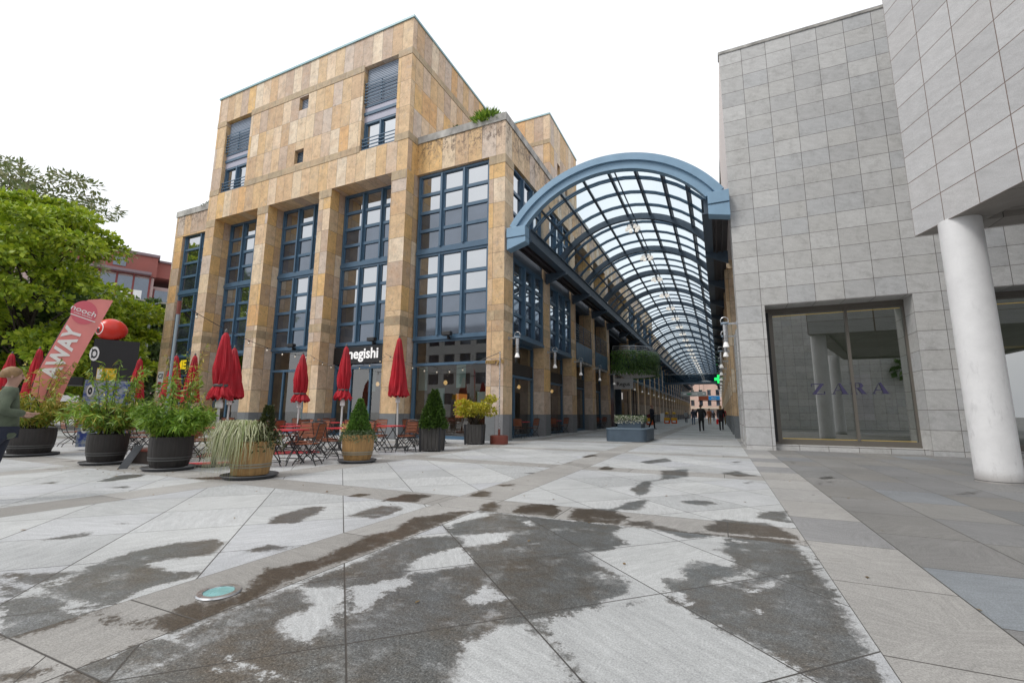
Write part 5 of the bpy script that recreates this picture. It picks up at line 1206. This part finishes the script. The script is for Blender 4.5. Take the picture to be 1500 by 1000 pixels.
# small spotlights under the window sills
for k, (x, lb) in enumerate(((-10.9, 'right bay'), (-15.2, 'negishi bay'), (-20.7, 'bay left of the third pier'))):
    t = empty('spotlight', f'small black spotlight below the first floor window of the {lb}', 'spotlight', (x, 17.0, 4.5), 0, 'spotlights below the first floor windows')
    MB().box(x - .22, 16.72, 4.54, x + .22, 16.95, 4.72).build('housing', black_m, t, bevel=.02); MB().box(x - .03, 16.9, 4.4, x + .03, 17.1, 4.54).build('bracket', black_m, t)
# light let into the paving
t = empty('ground_light', 'round glass light set flush in the paving in the foreground', 'ground light', (-2.99, 2.05, 0))
MB().lathe([(.088, .004), (.09, .012), (.122, .012), (.128, .003)], (-2.99, 2.05, 0), 48, cap=False).build('steel_ring', chrome, t, smooth=True)
MB().lathe([(.001, .008), (.087, .008)], (-2.99, 2.05, 0), 40, cap=False).build('lens', simple('teal_frosted_lens', (.20, .42, .43), .25, nscale=9, namt=.2), t)

# ------------------------------------------------------------------ left background
def facing(p):
    """right vector and outward normal for a sheet at p that faces the square"""
    d = Vector((p[0], p[1], 0)).normalized(); return Vector((d.y, -d.x, 0)), d
# feather banner
pnk = simple('pink_banner_cloth', (.78, .27, .25), .7, nscale=1.5, namt=.1); pnk2 = simple('rose_disc_print', (.68, .14, .18), .7)
rgt, nrm = facing((-15.87, 6.1)); o = Vector((-15.87, 6.1, 0)); S = 17.0 / 660.8
Bn = empty('feather_banner', 'slanted pink feather banner reading AWAY under a rose disc, behind the bamboo', 'banner', (-15.87, 6.1, 0))
def bp(a, z, dz=0.): return o + rgt * a + Vector((0, 0, z)) - nrm * dz
outline = [(-.632, 1.98), (-.551, 2.342), (-.408, 2.846), (-.253, 3.404), (-.139, 3.8), (-.065, 3.985), (.134, 4.175), (.381, 4.24), (.642, 4.248), (.496, 3.726), (.33, 3.177), (.153, 2.55), (.008, 1.945), (-.123, 1.288), (-.454, 1.317), (-.668, 1.574)]
m = MB(); n = len(outline)
m.add([bp(*p) for p in outline], [tuple(range(n))]); m.add([bp(*p, .004) for p in outline], [tuple(range(n - 1, -1, -1))]); m.build('cloth', pnk, Bn)
m = MB(); m.add([bp(.085 + .27 * math.cos(t_), 3.80 + .33 * math.sin(t_), .012) for t_ in (2 * math.pi * i / 40 for i in range(40))], [tuple(range(40))]); m.build('rose_disc', pnk2, Bn)
wl = simple('white_banner_print', (.85, .82, .80), .7)
def along(p, q):
    ux = (bp(*q) - bp(*p)).normalized(); return ux, (-rgt * ux.z + Vector((0, 0, 1)) * ux.dot(rgt)).normalized()
ux, uy = along((-.2, 3.9), (.36, 3.72))
text('lettering', 'nooch', wl, .19, Bn, page(bp(.075, 3.84, .022), ux, uy), .002, .002, 1.15)
text('lettering', 'asian kitchen', wl, .07, Bn, page(bp(.07, 3.73, .022), ux, uy), 0, .002, 1.1)
m = MB().bar(bp(-.178, 3.73, .02), bp(.334, 3.565, .02), .006, .025, up=tuple(uy)); m.build('underline', wl, Bn)
ux, uy = along((-.40, 1.93), (-.03, 3.36))
text('lettering', 'AWAY', wl, .47, Bn, page(bp(-.21, 2.66, .022), ux, uy), .018, .002, 1.0)
m = MB().tube([bp(-.30, .35, -.03), bp(-.52, 1.3, -.03), bp(-.66, 1.75, -.03), bp(-.551, 2.342, -.03), bp(-.253, 3.404, -.03), bp(-.065, 3.985, -.03), bp(.381, 4.24, -.03)], .02, 6); m.build('pole', black_m, Bn)
MB().lathe([(.35, 0), (.35, .06), (.05, .1), (.04, .4)], tuple(bp(-.30, 0, -.03).xy) + (0,), 24).build('base', black_m, Bn)
# red balloon on the kiosk
K = empty('kiosk', 'black kiosk with a round white logo disc behind the bamboo', 'kiosk', (-24.6, 10.6, 0))
blk = simple('black_kiosk_panel', (.012, .012, .014), .5, nscale=2, namt=.3)
rgt, nrm = facing((-23.9, 10.4)); ko = Vector((-24.2, 10.55, 0))
def kp(a, d, z): return ko + rgt * a + nrm * d + Vector((0, 0, z))
def kbox(mb, a0, a1, d0, d1, z0, z1): q = MB().box(a0, d0, z0, a1, d1, z1); q.move(lambda a, d, z: kp(a, d, z)); mb.add(q.v, [f[::-1] for f in q.f])
m = MB(); kbox(m, -.58, .95, 0, 2.2, 0, 4.2); m.build('body', blk, K)
m = MB(); kbox(m, -2.2, -.76, .6, 2.0, 2.2, 2.55); kbox(m, -2.1, -2.0, .8, .9, 0, 2.2); m.build('awning', blk, K)
m = MB(); kbox(m, -2.0, -.8, .6, .9, .95, 1.15); m.build('counter', simple('yellow_counter_band', (.55, .33, .02), .5), K)
m = MB(); kbox(m, -2.1, -.8, .3, 1.0, 1.5, 1.75); m.build('white_canopy', white_p, K)
dk = MB(); c0 = kp(-.52, -.05, 3.54)
def disc(mb, c, r, rx=1., n=32, inner=0.): 
    if inner: mb.add([c + (rgt * math.cos(2 * math.pi * i / n) * rx + Vector((0, 0, math.sin(2 * math.pi * i / n)))) * q for q in (r, inner) for i in range(n)], [(i, (i + 1) % n, n + (i + 1) % n, n + i) for i in range(n)])
    else: mb.add([c + (rgt * math.cos(2 * math.pi * i / n) * rx + Vector((0, 0, math.sin(2 * math.pi * i / n)))) * r for i in range(n)], [tuple(range(n))])
disc(dk, c0, .31, .5); dk.build('logo_disc', white_p, K)
m = MB(); 
disc(m, c0 - nrm * .012, .20, .50, inner=.12); m.add([c0 - nrm * .014 + rgt * a + Vector((0, 0, z)) for a, z in ((-.09, .2), (-.055, .2), (-.055, -.2), (-.09, -.2))], [(0, 1, 2, 3)]); m.build('logo_mark', black_m, K)
t = empty('inflatable', 'glossy red egg shaped inflatable with a white oval logo above the black kiosk', 'inflatable', tuple(kp(-.06, .25, 4.0)))
m = MB(); ns, nr_ = 40, 20; c0 = kp(-.06, .25, 4.66)
for i in range(nr_ + 1):
    th = math.pi * i / nr_
    for j in range(ns):
        ph = 2 * math.pi * j / ns; L_ = .55 * math.cos(th); rr = .50 * math.sin(th) * (1 + .10 * math.cos(th)); m.v.append(tuple(c0 + rgt * (-L_) + (nrm * math.cos(ph) + Vector((0, 0, math.sin(ph)))) * rr))
for i in range(nr_):
    for j in range(ns): m.f.append((i * ns + j, (i + 1) * ns + j, (i + 1) * ns + (j + 1) % ns, i * ns + (j + 1) % ns))
m.build('balloon', simple('glossy_red_vinyl', (.62, .035, .02), .3, nscale=1.5, namt=.1), t, smooth=True)
# white oval decal following the left front of the egg
def egg(th, ph, k): 
    L_ = .55 * math.cos(th); rr = .50 * math.sin(th) * (1 + .10 * math.cos(th)); return c0 + (rgt * (-L_) + (nrm * math.cos(ph) + Vector((0, 0, math.sin(ph)))) * rr) * k
dcl = MB(); th0, ph0 = .62, math.pi
def dec(mb, R_, k, sx=1., sz=1., o_=(0, 0)):
    n = 28; ring = [(0, 0)] + [(math.cos(2 * math.pi * i / n) * R_ * sx, math.sin(2 * math.pi * i / n) * R_ * sz) for i in range(n)]
    pts = []
    for a, b in ring:
        a += o_[0]; b += o_[1]; v = Vector((math.cos(th0), 0, 0)); thx = th0 + a
        pts.append(egg(max(.02, thx), ph0 - b / max(.25, math.sin(max(.05, thx))), k))
    mb.add(pts, [(0, 1 + i, 1 + (i + 1) % n) for i in range(n)])
dec(dcl, .5, 1.012, .8, 1.15); dcl.build('white_oval', white_p, t)
m = MB(); dec(m, .13, 1.024, 1, 1, (-.03, -.12)); dec(m, .10, 1.024, 1.6, .6, (.02, -.3)); m.build('logo_mark', black_m, t)
MB().tube([kp(-.06, .45, 3.95), kp(-.06, .45, 4.25)], .3, 12).build('stand', blk, t)
# info stand of posters behind the bamboo
t = empty('poster_stand', 'blue and white patterned poster stand with a yellow header behind the bamboo', 'poster stand', (-16.45, 7.4, 0))
rgt, nrm = facing((-16.4, 7.4)); ko = Vector((-16.55, 7.45, 0))
m = MB(); kbox(m, -.68, .48, 0, .3, .1, 2.02); 
mt_, ntx, bb = new_mat('blue_white_print'); cc_ = noise(ntx, texco(ntx), 5.5, 5, .8)
ntx.links.new(ramp(ntx, cc_, [(.42, (.03, .06, .28)), (.5, (.20, .25, .38)), (.56, (.34, .37, .38))]), bb.inputs['Base Color'])
m.build('panel', mt_, t); m = MB(); kbox(m, -.46, .0, -.02, .3, 2.025, 2.38); m.build('header', simple('yellow_header', (.75, .5, .01), .5), t)
m = MB(); kbox(m, -.45, -.35, -.04, -.021, 2.06, 2.35)
for z in (1.7, 1.15, .65): disc(m, kp(-.54, -.03, z), .17, .45)
m.build('white_print', white_p, t); m = MB()
for z in (1.7, 1.15, .65): disc(m, kp(-.54, -.045, z), .11, .42, inner=.04)
m.build('black_print', black_m, t)
# street lamp
t = empty('street_lamp', 'slim two armed street lamp in front of the dark trees', 'street lamp', (-40.4, 19.8, 0))
pm = simple('blue_grey_lamp_post', (.28, .34, .38), .5)
MB().tube([(-40.4, 19.8, 0), (-40.4, 19.8, 4), (-40.4, 19.8, 9.45)], [.11, .09, .06], 10).build('pole', pm, t, smooth=True)
m = MB().tube([(-40.4, 19.8, 9.4), (-40.2, 20.25, 9.62)], .04, 6).tube([(-40.4, 19.8, 9.4), (-40.5, 19.5, 9.5)], .04, 6); m.build('arm', pm, t)
for d_ in ((-40.2, 20.25), (-40.55, 19.4)):
    s = 1 if d_[1] > 19.8 else -1; q = MB().bar((d_[0], d_[1], 9.62), (d_[0] + .22 * s, d_[1] + .62 * s, 9.66), .24, .09); q.build('lantern', simple('pale_lamp_head', (.5, .52, .53), .5), t)
# red and pink office block far behind the trees
t = empty('red_office_block', 'red and pink office block with strip windows behind the trees', 'building', (-84, 38, 0))
rgt, nrm = facing((-81.5, 38)); ko = Vector((-81.5, 38.0, 0))
rb1 = simple('brick_red_panel', (.30, .095, .08), .7, nscale=.6, namt=.12); rb2 = simple('pale_pink_panel', (.46, .34, .33), .7, nscale=.6, namt=.1)
m = MB(); kbox(m, -14, 1.6, 0, 16, 0, 21.9); kbox(m, 1.6, 12, 2.0, 16, 0, 21.0); m.build('lower_wall', rb2, t)
m = MB(); kbox(m, -14, 1.8, -.3, 16, 22.0, 25.2); kbox(m, 1.8, 12, 1.2, 16, 22.4, 24.9); m.build('upper_wall', rb1, t)
m = MB(); kbox(m, -14.2, 2.0, -.6, 16, 25.2, 25.6); kbox(m, 2.0, 12, .9, 16, 24.9, 25.2); kbox(m, -9, 1.2, -1.2, -.31, 22.1, 22.5); m.build('roof_edge', simple('mauve_roof_edge', (.22, .16, .18), .6), t)
m = MB(); kbox(m, -9, 1.0, -.1, -.002, 17.5, 21.6)
for i in range(4): kbox(m, 1.9 + 2.6 * i, 4.1 + 2.6 * i, 1.9, 1.998, 18.2, 20.4)
kbox(m, -3.5, -2, -.4, -.302, 23.0, 24.4); kbox(m, 4.4, 5.6, 1.1, 1.198, 22.9, 24.3); m.build('window', g_lo, t)
m = MB(); kbox(m, 4.6, 6.6, 1.8, 1.898, 18.3, 20.3); m.build('window_blind', white_p, t); m = MB(); kbox(m, -2.2, .3, -.2, -.102, 17.6, 19.6); m.build('window_blind', white_p, t)
m = MB()
for i in range(6): kbox(m, -8.9 + 1.98 * i, -8.65 + 1.98 * i, -.25, -.101, 17.4, 22.0)
for i in range(5): kbox(m, 1.75 + 2.6 * i, 1.9 + 2.6 * i, 1.8, 1.999, 18.0, 20.6)
m.build('window_post', simple('maroon_post', (.20, .04, .04), .6), t)

# ------------------------------------------------------------------ people
def skin_mesh(name, verts, edges, radii, mat, parent, sub=2, root=0):
    """one continuous surface grown on a skeleton of joints"""
    me = bpy.data.meshes.new(name); me.from_pydata([tuple(v) for v in verts], edges, []); me.update()
    ob = bpy.data.objects.new(name, me); COL.objects.link(ob)
    md = ob.modifiers.new('skin', 'SKIN'); md.use_smooth_shade = True
    sv = me.skin_vertices[0].data
    for i, r in enumerate(radii): sv[i].radius = r if isinstance(r, tuple) else (r, r)
    for i in range(len(verts)): sv[i].use_root = (i == root)
    sb = ob.modifiers.new('sub', 'SUBSURF'); sb.levels = sub; sb.render_levels = sub
    dg = bpy.context.evaluated_depsgraph_get(); dg.update()
    out = bpy.data.meshes.new_from_object(ob.evaluated_get(dg)); bpy.data.objects.remove(ob); bpy.data.meshes.remove(me)
    out.name = name; out.materials.clear(); out.materials.append(mat)
    for p in out.polygons: p.use_smooth = True
    r = bpy.data.objects.new(name, out); COL.objects.link(r); r.parent = parent
    return r
cloth_cache = {}
def cloth(col):
    if col not in cloth_cache: cloth_cache[col] = simple('clothing', col, .85, nscale=7, namt=.4, bscale=9, bstr=.8)
    return cloth_cache[col]
skin_m = simple('skin', (.46, .27, .205), .5, nscale=5, namt=.08)
def person(label, loc, heading, h=1.75, top=(.05, .05, .05), legs=(.02, .02, .03), hair=(.03, .02, .015), shoe=(.02, .02, .02), stride=.3, arm=.35, coat=0., bag=None, backpack=None, long_hair=False, arms=None, bulk=1., swings=None):
    """walking figure facing +y before the heading turn"""
    t = empty('person', label, 'person', loc, heading); k = h / 1.75
    V_ = lambda *p: Vector(p) * k
    hip, chest = V_(0, 0, .95), V_(0, .01, 1.32)
    def leg(s, sw):
        hp = V_(s * .095, 0, .92); a = sw; kn = hp + V_(s * .005, math.sin(a) * .44 + .02, -math.cos(a) * .44); b = a - (.28 if sw < 0 else .10)
        an = kn + V_(0, math.sin(b) * .43, -math.cos(b) * .43); return hp, kn, an
    sw_ = swings or (stride, -stride); Ls = leg(-1, sw_[0]), leg(1, sw_[1])
    low = min(l[2].z for l in Ls); dz = .075 * k - low
    up3 = Vector((0, 0, dz))
    Ls = [tuple(p + up3 for p in l) for l in Ls]; hip = hip + up3; chest = chest + up3
    sh = lambda p: V_(*p) + up3
    # arms: shoulder, elbow, wrist
    Ar = []
    for i, s in enumerate((-1, 1)):
        S_ = sh((s * .185, 0, 1.43)); sw = arm * (-1 if i == 0 else 1)
        if arms: E1, W1 = sh(arms[i][0]), sh(arms[i][1])
        else: E1 = S_ + V_(s * .05, math.sin(sw) * .28, -math.cos(sw) * .28); W1 = E1 + V_(0, math.sin(sw + .35) * .25, -math.cos(sw + .35) * .25)
        Ar.append((S_, E1, W1))
    v, e, r = [], [], []
    def node(p, rad, prev=None):
        v.append(Vector(p)); r.append(tuple(q * k for q in rad) if isinstance(rad, tuple) else rad * k)
        if prev is not None: e.append((prev, len(v) - 1))
        return len(v) - 1
    a = node(hip, (.15, .11)); b = node(sh((0, .0, 1.12)), (.135, .10), a); c = node(chest, (.155, .115), b); d = node(sh((0, 0, 1.45)), (.085, .075), c); nk = node(sh((0, .01, 1.52)), .055, d)
    j1 = node(sh((0, .035, 1.575)), (.062, .072), nk); j2 = node(sh((0, .02, 1.65)), (.075, .092), j1); j3 = node(sh((0, .01, 1.715)), (.066, .082), j2); node(sh((0, .0, 1.745)), (.03, .04), j3)
    for l in Ls:
        h1 = node(l[0], .085, a); k1 = node(l[1], .055, h1); k2 = node(l[1].lerp(l[2], .35), .052, k1); an = node(l[2], .038, k2)
    for S_, E1, W1 in Ar:
        s1_ = node(S_, .052, c); e1 = node(E1, .040, s1_); f1 = node(E1.lerp(W1, .3), .040, e1); w1 = node(W1, .026, f1)
        dd = (W1 - E1).normalized(); sd_ = 1 if S_.x > 0 else -1
        pm_ = node(W1 + dd * .06 * k, (.034, .016), w1)
        sx = Vector((0, 1, 0)); sx = (sx - dd * sx.dot(dd)).normalized(); inn = dd.cross(sx) * -sd_
        for q, ln in ((-.03, .065), (-.010, .08), (.011, .075), (.030, .055)):                       # four fingers, slightly curled
            f0 = node(W1 + dd * .085 * k + sx * q * k, .0095, pm_); f2 = node(W1 + dd * (.085 + ln * .5) * k + sx * q * 1.1 * k + inn * .006 * k, .0085, f0); node(W1 + dd * (.085 + ln * .9) * k + sx * q * 1.1 * k + inn * .024 * k, .0075, f2)
        th = node(W1 + dd * .05 * k + sx * .036 * k, .0105, pm_); node(W1 + dd * .085 * k + sx * .06 * k + inn * .012 * k, .009, th)
    body = skin_mesh('body', v, e, r, skin_m, t)
    # face and ears belong to the body mesh's surface: nose, brow, mouth, ears as one small mesh of features
    m = MB(); hz = 1.64
    m.add([sh((-.014, .098, hz - .035)), sh((.014, .098, hz - .035)), sh((0, .135, hz - .04)), sh((0, .104, hz + .02))], [(0, 2, 3), (2, 1, 3), (0, 1, 2)])
    for s in (-1, 1): m.lathe([(.008 * k, -.03 * k), (.018 * k, 0), (.008 * k, .03 * k)], sh((s * .078, .0, hz - .005)), 8)
    m.build('face', skin_m, t, local=True, smooth=True)
    m = MB()
    for s in (-1, 1): m.lathe([(.002, -.007 * k), (.011 * k, 0), (.002, .007 * k)], sh((s * .03, .098, hz + .012)), 8)
    m.add([sh((-.024, .104, hz - .068)), sh((.024, .104, hz - .068)), sh((.02, .106, hz - .06)), sh((-.02, .106, hz - .06))], [(0, 1, 2, 3)])
    m.build('eyes_and_mouth', simple('dark_features', (.09, .04, .035), .5), t, local=True)
    # hair cap
    m = MB(); n, q = 20, 9; cc_ = sh((0, -.008, 1.655))
    for i in range(q + 1):
        th = math.pi * .5 * i / q * (1.25)
        for j in range(n):
            ph = 2 * math.pi * j / n; fr = max(0, math.sin(ph)); tt = th * (1 - .42 * fr ** 2); wob = 1 + .05 * mnoise.noise((math.cos(ph) * 3, math.sin(ph) * 3, th * 4 + h * 7))
            m.v.append(tuple(cc_ + Vector((math.sin(tt) * math.cos(ph) * .094, math.sin(tt) * math.sin(ph) * .112, math.cos(tt) * .112)) * k * wob))
    for i in range(q):
        for j in range(n): m.f.append((i * n + j, (i + 1) * n + j, (i + 1) * n + (j + 1) % n, i * n + (j + 1) % n))
    hm = simple('hair', hair, .6, nscale=14, namt=.4, bscale=30, bstr=.4)
    ho = m.build('hair', hm, t, local=True, smooth=True)
    if long_hair:
        skin_mesh('hair', [sh((0, -.06, 1.7)), sh((0, -.10, 1.58)), sh((0, -.13, 1.45)), sh((.01, -.13, 1.34))], [(0, 1), (1, 2), (2, 3)], [(.07 * k, .05 * k), (.09 * k, .05 * k), (.10 * k, .05 * k), (.06 * k, .03 * k)], hm, t, 2)
    # trousers
    v, e, r = [], [], []
    a = node(hip + Vector((0, 0, .05 * k)), (.140 * bulk, .11 * bulk))
    for l in Ls: h1 = node(l[0] - Vector((0, 0, .03)), .098 * bulk, a); k1 = node(l[1], .070, h1); an = node(l[2] + Vector((0, 0, -.0)), .055, k1); node(l[2] + Vector((0, 0, -.05)), .052, an)
    skin_mesh('trousers', v, e, r, cloth(legs), t)
    # jacket or coat
    v, e, r = [], [], []
    c = node(chest, (.178 * bulk, .14 * bulk)); b = node(sh((0, 0, 1.12)), (.162 * bulk, .13 * bulk), c); a = node(sh((0, 0, .95)), (.18 * bulk, .15 * bulk), b)
    node(sh((0, 0, .78 - coat)), (.19 * bulk, .155 * bulk), a)
    d = node(sh((0, 0, 1.46)), (.10, .085), c); node(sh((0, .0, 1.50)), .07, d)
    for S_, E1, W1 in Ar: s1_ = node(S_, .072 * bulk, c); e1 = node(E1, .058 * bulk, s1_); node(W1, .044 * bulk, e1)
    skin_mesh('jacket', v, e, r, cloth(top), t)
    for l in Ls:
        an = l[2]; z0 = an.z - .075 * k; m = MB(); tilt = 0.
        prof = [(-.08, .035, .03), (-.06, .042, .065), (.0, .042, .085), (.06, .046, .06), (.14, .046, .042), (.185, .03, .028)]
        for y, wd, ht in prof: m.v += [(an.x - wd * k, an.y + y * k, z0), (an.x + wd * k, an.y + y * k, z0), (an.x + wd * .8 * k, an.y + y * k, z0 + ht * k), (an.x - wd * .8 * k, an.y + y * k, z0 + ht * k)]
        for i in range(len(prof) - 1):
            for j in range(4): m.f.append((i * 4 + j, i * 4 + (j + 1) % 4, i * 4 + 4 + (j + 1) % 4, i * 4 + 4 + j))
        m.f += [(3, 2, 1, 0), tuple(range(len(prof) * 4 - 4, len(prof) * 4))]
        m.build('shoe', cloth(shoe), t, local=True, smooth=True)
    if backpack:
        m = MB().prism(rrect(-.15 * k, -.32 * k, .15 * k, -.14 * k, .06), (1.05 + dz) * k, 1.45 * k + dz); q = m.build('bag', cloth(backpack), None, smooth=True)
        q.parent = t; q.name = 'rucksack'
    if bag:
        W1 = Ar[0][2]; q = MB().box(W1.x - .08, W1.y - .16, W1.z - .50, W1.x + .06, W1.y + .18, W1.z - .14).tube([(W1.x, W1.y - .08, W1.z - .15), (W1.x, W1.y, W1.z - .03), (W1.x, W1.y + .08, W1.z - .15)], .008, 5)
        q.build('carrier_bag', cloth(bag), t, local=True)
    return t
hd = math.atan2(-.31, .95)
person('person in a green jacket, dark jeans and white trainers striding past at the left edge', (-8.42, 2.66, 0), hd, 1.70, (.10, .125, .085), (.02, .025, .045), (.24, .145, .065), (.75, .75, .75), .42, swings=(-.12, -.62), arms=(((-.27, -.05, 1.18), (-.14, .14, 1.12)), ((.28, -.03, 1.17), (.15, .18, 1.14))), bulk=1.08)
person('person in black seen from behind, walking down the middle of the passage', (-1.23, 34.2, 0), R(4), 1.80, (.012, .012, .014), (.01, .01, .012), stride=.22, arm=.2, arms=(((-.30, .0, 1.18), (-.27, .1, .98)), ((.30, -.02, 1.18), (.27, .06, .98))), bulk=1.12, coat=.12)
person('bald headed person in dark clothes looking down at a phone beside the blue bench planter', (-4.9, 37.3, 0), R(-110), 1.82, (.015, .018, .03), (.015, .015, .02), (.30, .18, .13), stride=.16, arms=(((-.26, .02, 1.18), (-.1, .24, 1.15)), ((.26, .02, 1.18), (.08, .25, 1.16))), bulk=1.08)
person('fair haired person with a black rucksack and red bag walking along the right side', (.02, 37.4, 0), R(-2), 1.80, (.05, .03, .03), (.02, .02, .03), (.36, .20, .08), stride=.24, coat=.18, bag=(.6, .015, .02), backpack=(.012, .012, .015), long_hair=True)
person('person in a rust brown jacket and tan trousers walking away down the passage', (-1.17, 57.9, 0), 0, 1.80, (.28, .09, .04), (.30, .16, .06), stride=.2)
person('person in a pale grey coat coming up the passage on the left', (-4.3, 67, 0), math.pi, 1.62, (.36, .38, .40), (.05, .06, .08), stride=.2, coat=.1)
person('person in a navy jacket and jeans walking beside the black clad figure', (-2.8, 55.5, 0), .1, 1.74, (.03, .035, .06), (.06, .09, .16), stride=.25)
person('person in a red jacket standing by the right hand piers', (.35, 58.5, 0), math.pi, 1.85, (.40, .05, .06), (.16, .10, .03), stride=.1)
person('person in dark clothes far down the middle of the passage', (-1.05, 88, 0), 0, 1.7, (.03, .03, .035), (.05, .06, .08), stride=.2)

# ------------------------------------------------------------------ shop displays down the passage
yel = simple('yellow_display', (.75, .45, .02), .5); ora = simple('orange_red_display', (.70, .10, .02), .5)
for i, (x, y, lb) in enumerate(((-6.1, 60, 'left one of the pair of orange and yellow shop display stands down the passage'), (-5.3, 60.6, 'right one of the pair of orange and yellow shop display stands down the passage'), (-6.95, 51, 'orange shop display stand with dark red flowers beside the black lobby frame'))):
    t = empty('display_stand', lb, 'display stand', (x, y, 0), 0, 'orange display stands'); z1 = .72
    MB().box(x - .33, y - .25, 0, x + .33, y + .25, z1).build('bin', ora, t, bevel=.02); MB().box(x - .335, y - .256, .42, x + .335, y + .256, .70).build('band', yel, t); MB().box(x - .2, y - .275, .15, x + .2, y - .262, .36).build('print', white_p, t)
    if i < 2: MB().box(x - .28, y, .72, x + .28, y + .04, 1.15).build('backboard', simple('mixed_print', (.35, .33, .3), .6, nscale=6, namt=.9), t); MB().lathe([(.01, 1.15), (.2, 1.17), (.22, 1.3), (.12, 1.4), (.01, 1.42)], (x, y + .02, 0), 16).build('topper', yel, t)
    else:
        rnd = random.Random(81); m = MB()
        for _ in range(260): v = rdir(.4); leaf(m, Vector((x, y, .85)) + Vector((v.x * .26, v.y * .26, v.z * .22)), rdir(.4), .1, .07, rdir())
        m.build('flowers', simple('dark_red_flowers', (.18, .01, .02), .7), t)
t = empty('pavement_sign', 'white folding pavement sign leaning open beside the orange stands', 'pavement sign', (-8.0, 71, 0))
MB().add([(-8.55, 70.7, .05), (-7.45, 70.7, .05), (-7.55, 71, 1.3), (-8.45, 71, 1.3), (-8.55, 70.74, .05), (-7.45, 70.74, .05), (-7.55, 71.04, 1.3), (-8.45, 71.04, 1.3)], [(0, 1, 2, 3), (7, 6, 5, 4), (0, 4, 5, 1), (1, 5, 6, 2), (2, 6, 7, 3), (3, 7, 4, 0)]).build('panel', white_p, t)
MB().bar((-8.5, 71.4, 0), (-8.43, 71.05, 1.28), .05).bar((-7.5, 71.4, 0), (-7.57, 71.05, 1.28), .05).build('prop', chrome, t)

# ------------------------------------------------------------------ across the square, seen in the window reflections
t = empty('white_office_block', 'white office block with rows of dark windows reflected in the café windows', 'building', (-28, -38, 0))
hol = [(-50 + 3.1 * i, -47.9 + 3.1 * i, 2.5 + 3.3 * j, 4.3 + 3.3 * j) for i in range(15) for j in range(4)]
m = MB(); wall(m, lambda u, d, z: (-56 - u, -30 - d, z), -50, -4, 0, 15.5, hol, .3); m.quad((-52, -30, 15.5), (-6, -30, 15.5), (-6, -44, 15.5), (-52, -44, 15.5)).quad((-6, -30, 0), (-6, -44, 0), (-6, -44, 15.5), (-6, -30, 15.5))
m.build('wall', simple('off_white_render', (.55, .55, .54), .8, nscale=.5, namt=.1), t)
MB().quad((-52, -30.25, 0), (-6, -30.25, 0), (-6, -30.25, 15), (-52, -30.25, 15)).build('window_glass', g_lo, t)
t = empty('granite_wing', 'granite clad wing behind the viewer, seen only as a reflection in the showroom glass', 'building', (9, -13, 0))
m = MB()
p_ = [(-1.5, -9), (20, -12.5), (20, -20), (-1.5, -17)]
for i in range(4): m.quad((*p_[i], 0), (*p_[(i + 1) % 4], 0), (*p_[(i + 1) % 4], 13), (*p_[i], 13))
m.quad(*[(*q, 13) for q in p_]); m.build('wall', gran, t)
MB().lathe([(.315, 0), (.312, 4.9)], (6.75, 2.0, 0), 40).build('column', bpy.data.materials['white_plastered_column'], O, smooth=True)
for i, (x, y, h_) in enumerate(((-18, -17, 8.5), (-9, -19, 9), (4, -16, 9.5), (14, -14, 9))):
    tree('square_tree', f'{("leafy", "round", "broad", "tall")[i]} tree across the square, seen only as a reflection in the windows', (x, y, 0), h_, 3.6, 2600, L_dark, .6, .45, 2.4, 'trees across the square', seed=90 + i, nclump=22)

# fallen leaves and crumbs blown against the planters
rnd = random.Random(99); m = MB()
for cx0, cy0, sx0, sy0, n0 in ((-8.2, 14.4, .9, .5, 60), (-10.6, 5.0, .9, .25, 70), (-7.4, 15.0, .5, .5, 40), (-4, 6, 5, 3.5, 70), (-9, 9.5, 3, 3, 60), (3, 9, 2.5, 5, 25)):
    for _ in range(n0):
        q = Vector((rnd.gauss(cx0, sx0), rnd.gauss(cy0, sy0), .006)); a0 = rnd.uniform(0, 6.28); leaf(m, q, (math.cos(a0), math.sin(a0), .12), rnd.uniform(.025, .06), rnd.uniform(.015, .035), (rnd.gauss(0, .2), rnd.gauss(0, .2), 1))
tag(m.build('fallen_leaves', leaf_mat('dry_leaves', [(.16, .08, .03), (.25, .16, .05), (.12, .09, .05)])), 'scattered dry fallen leaves on the paving', 'leaves', kind='stuff')
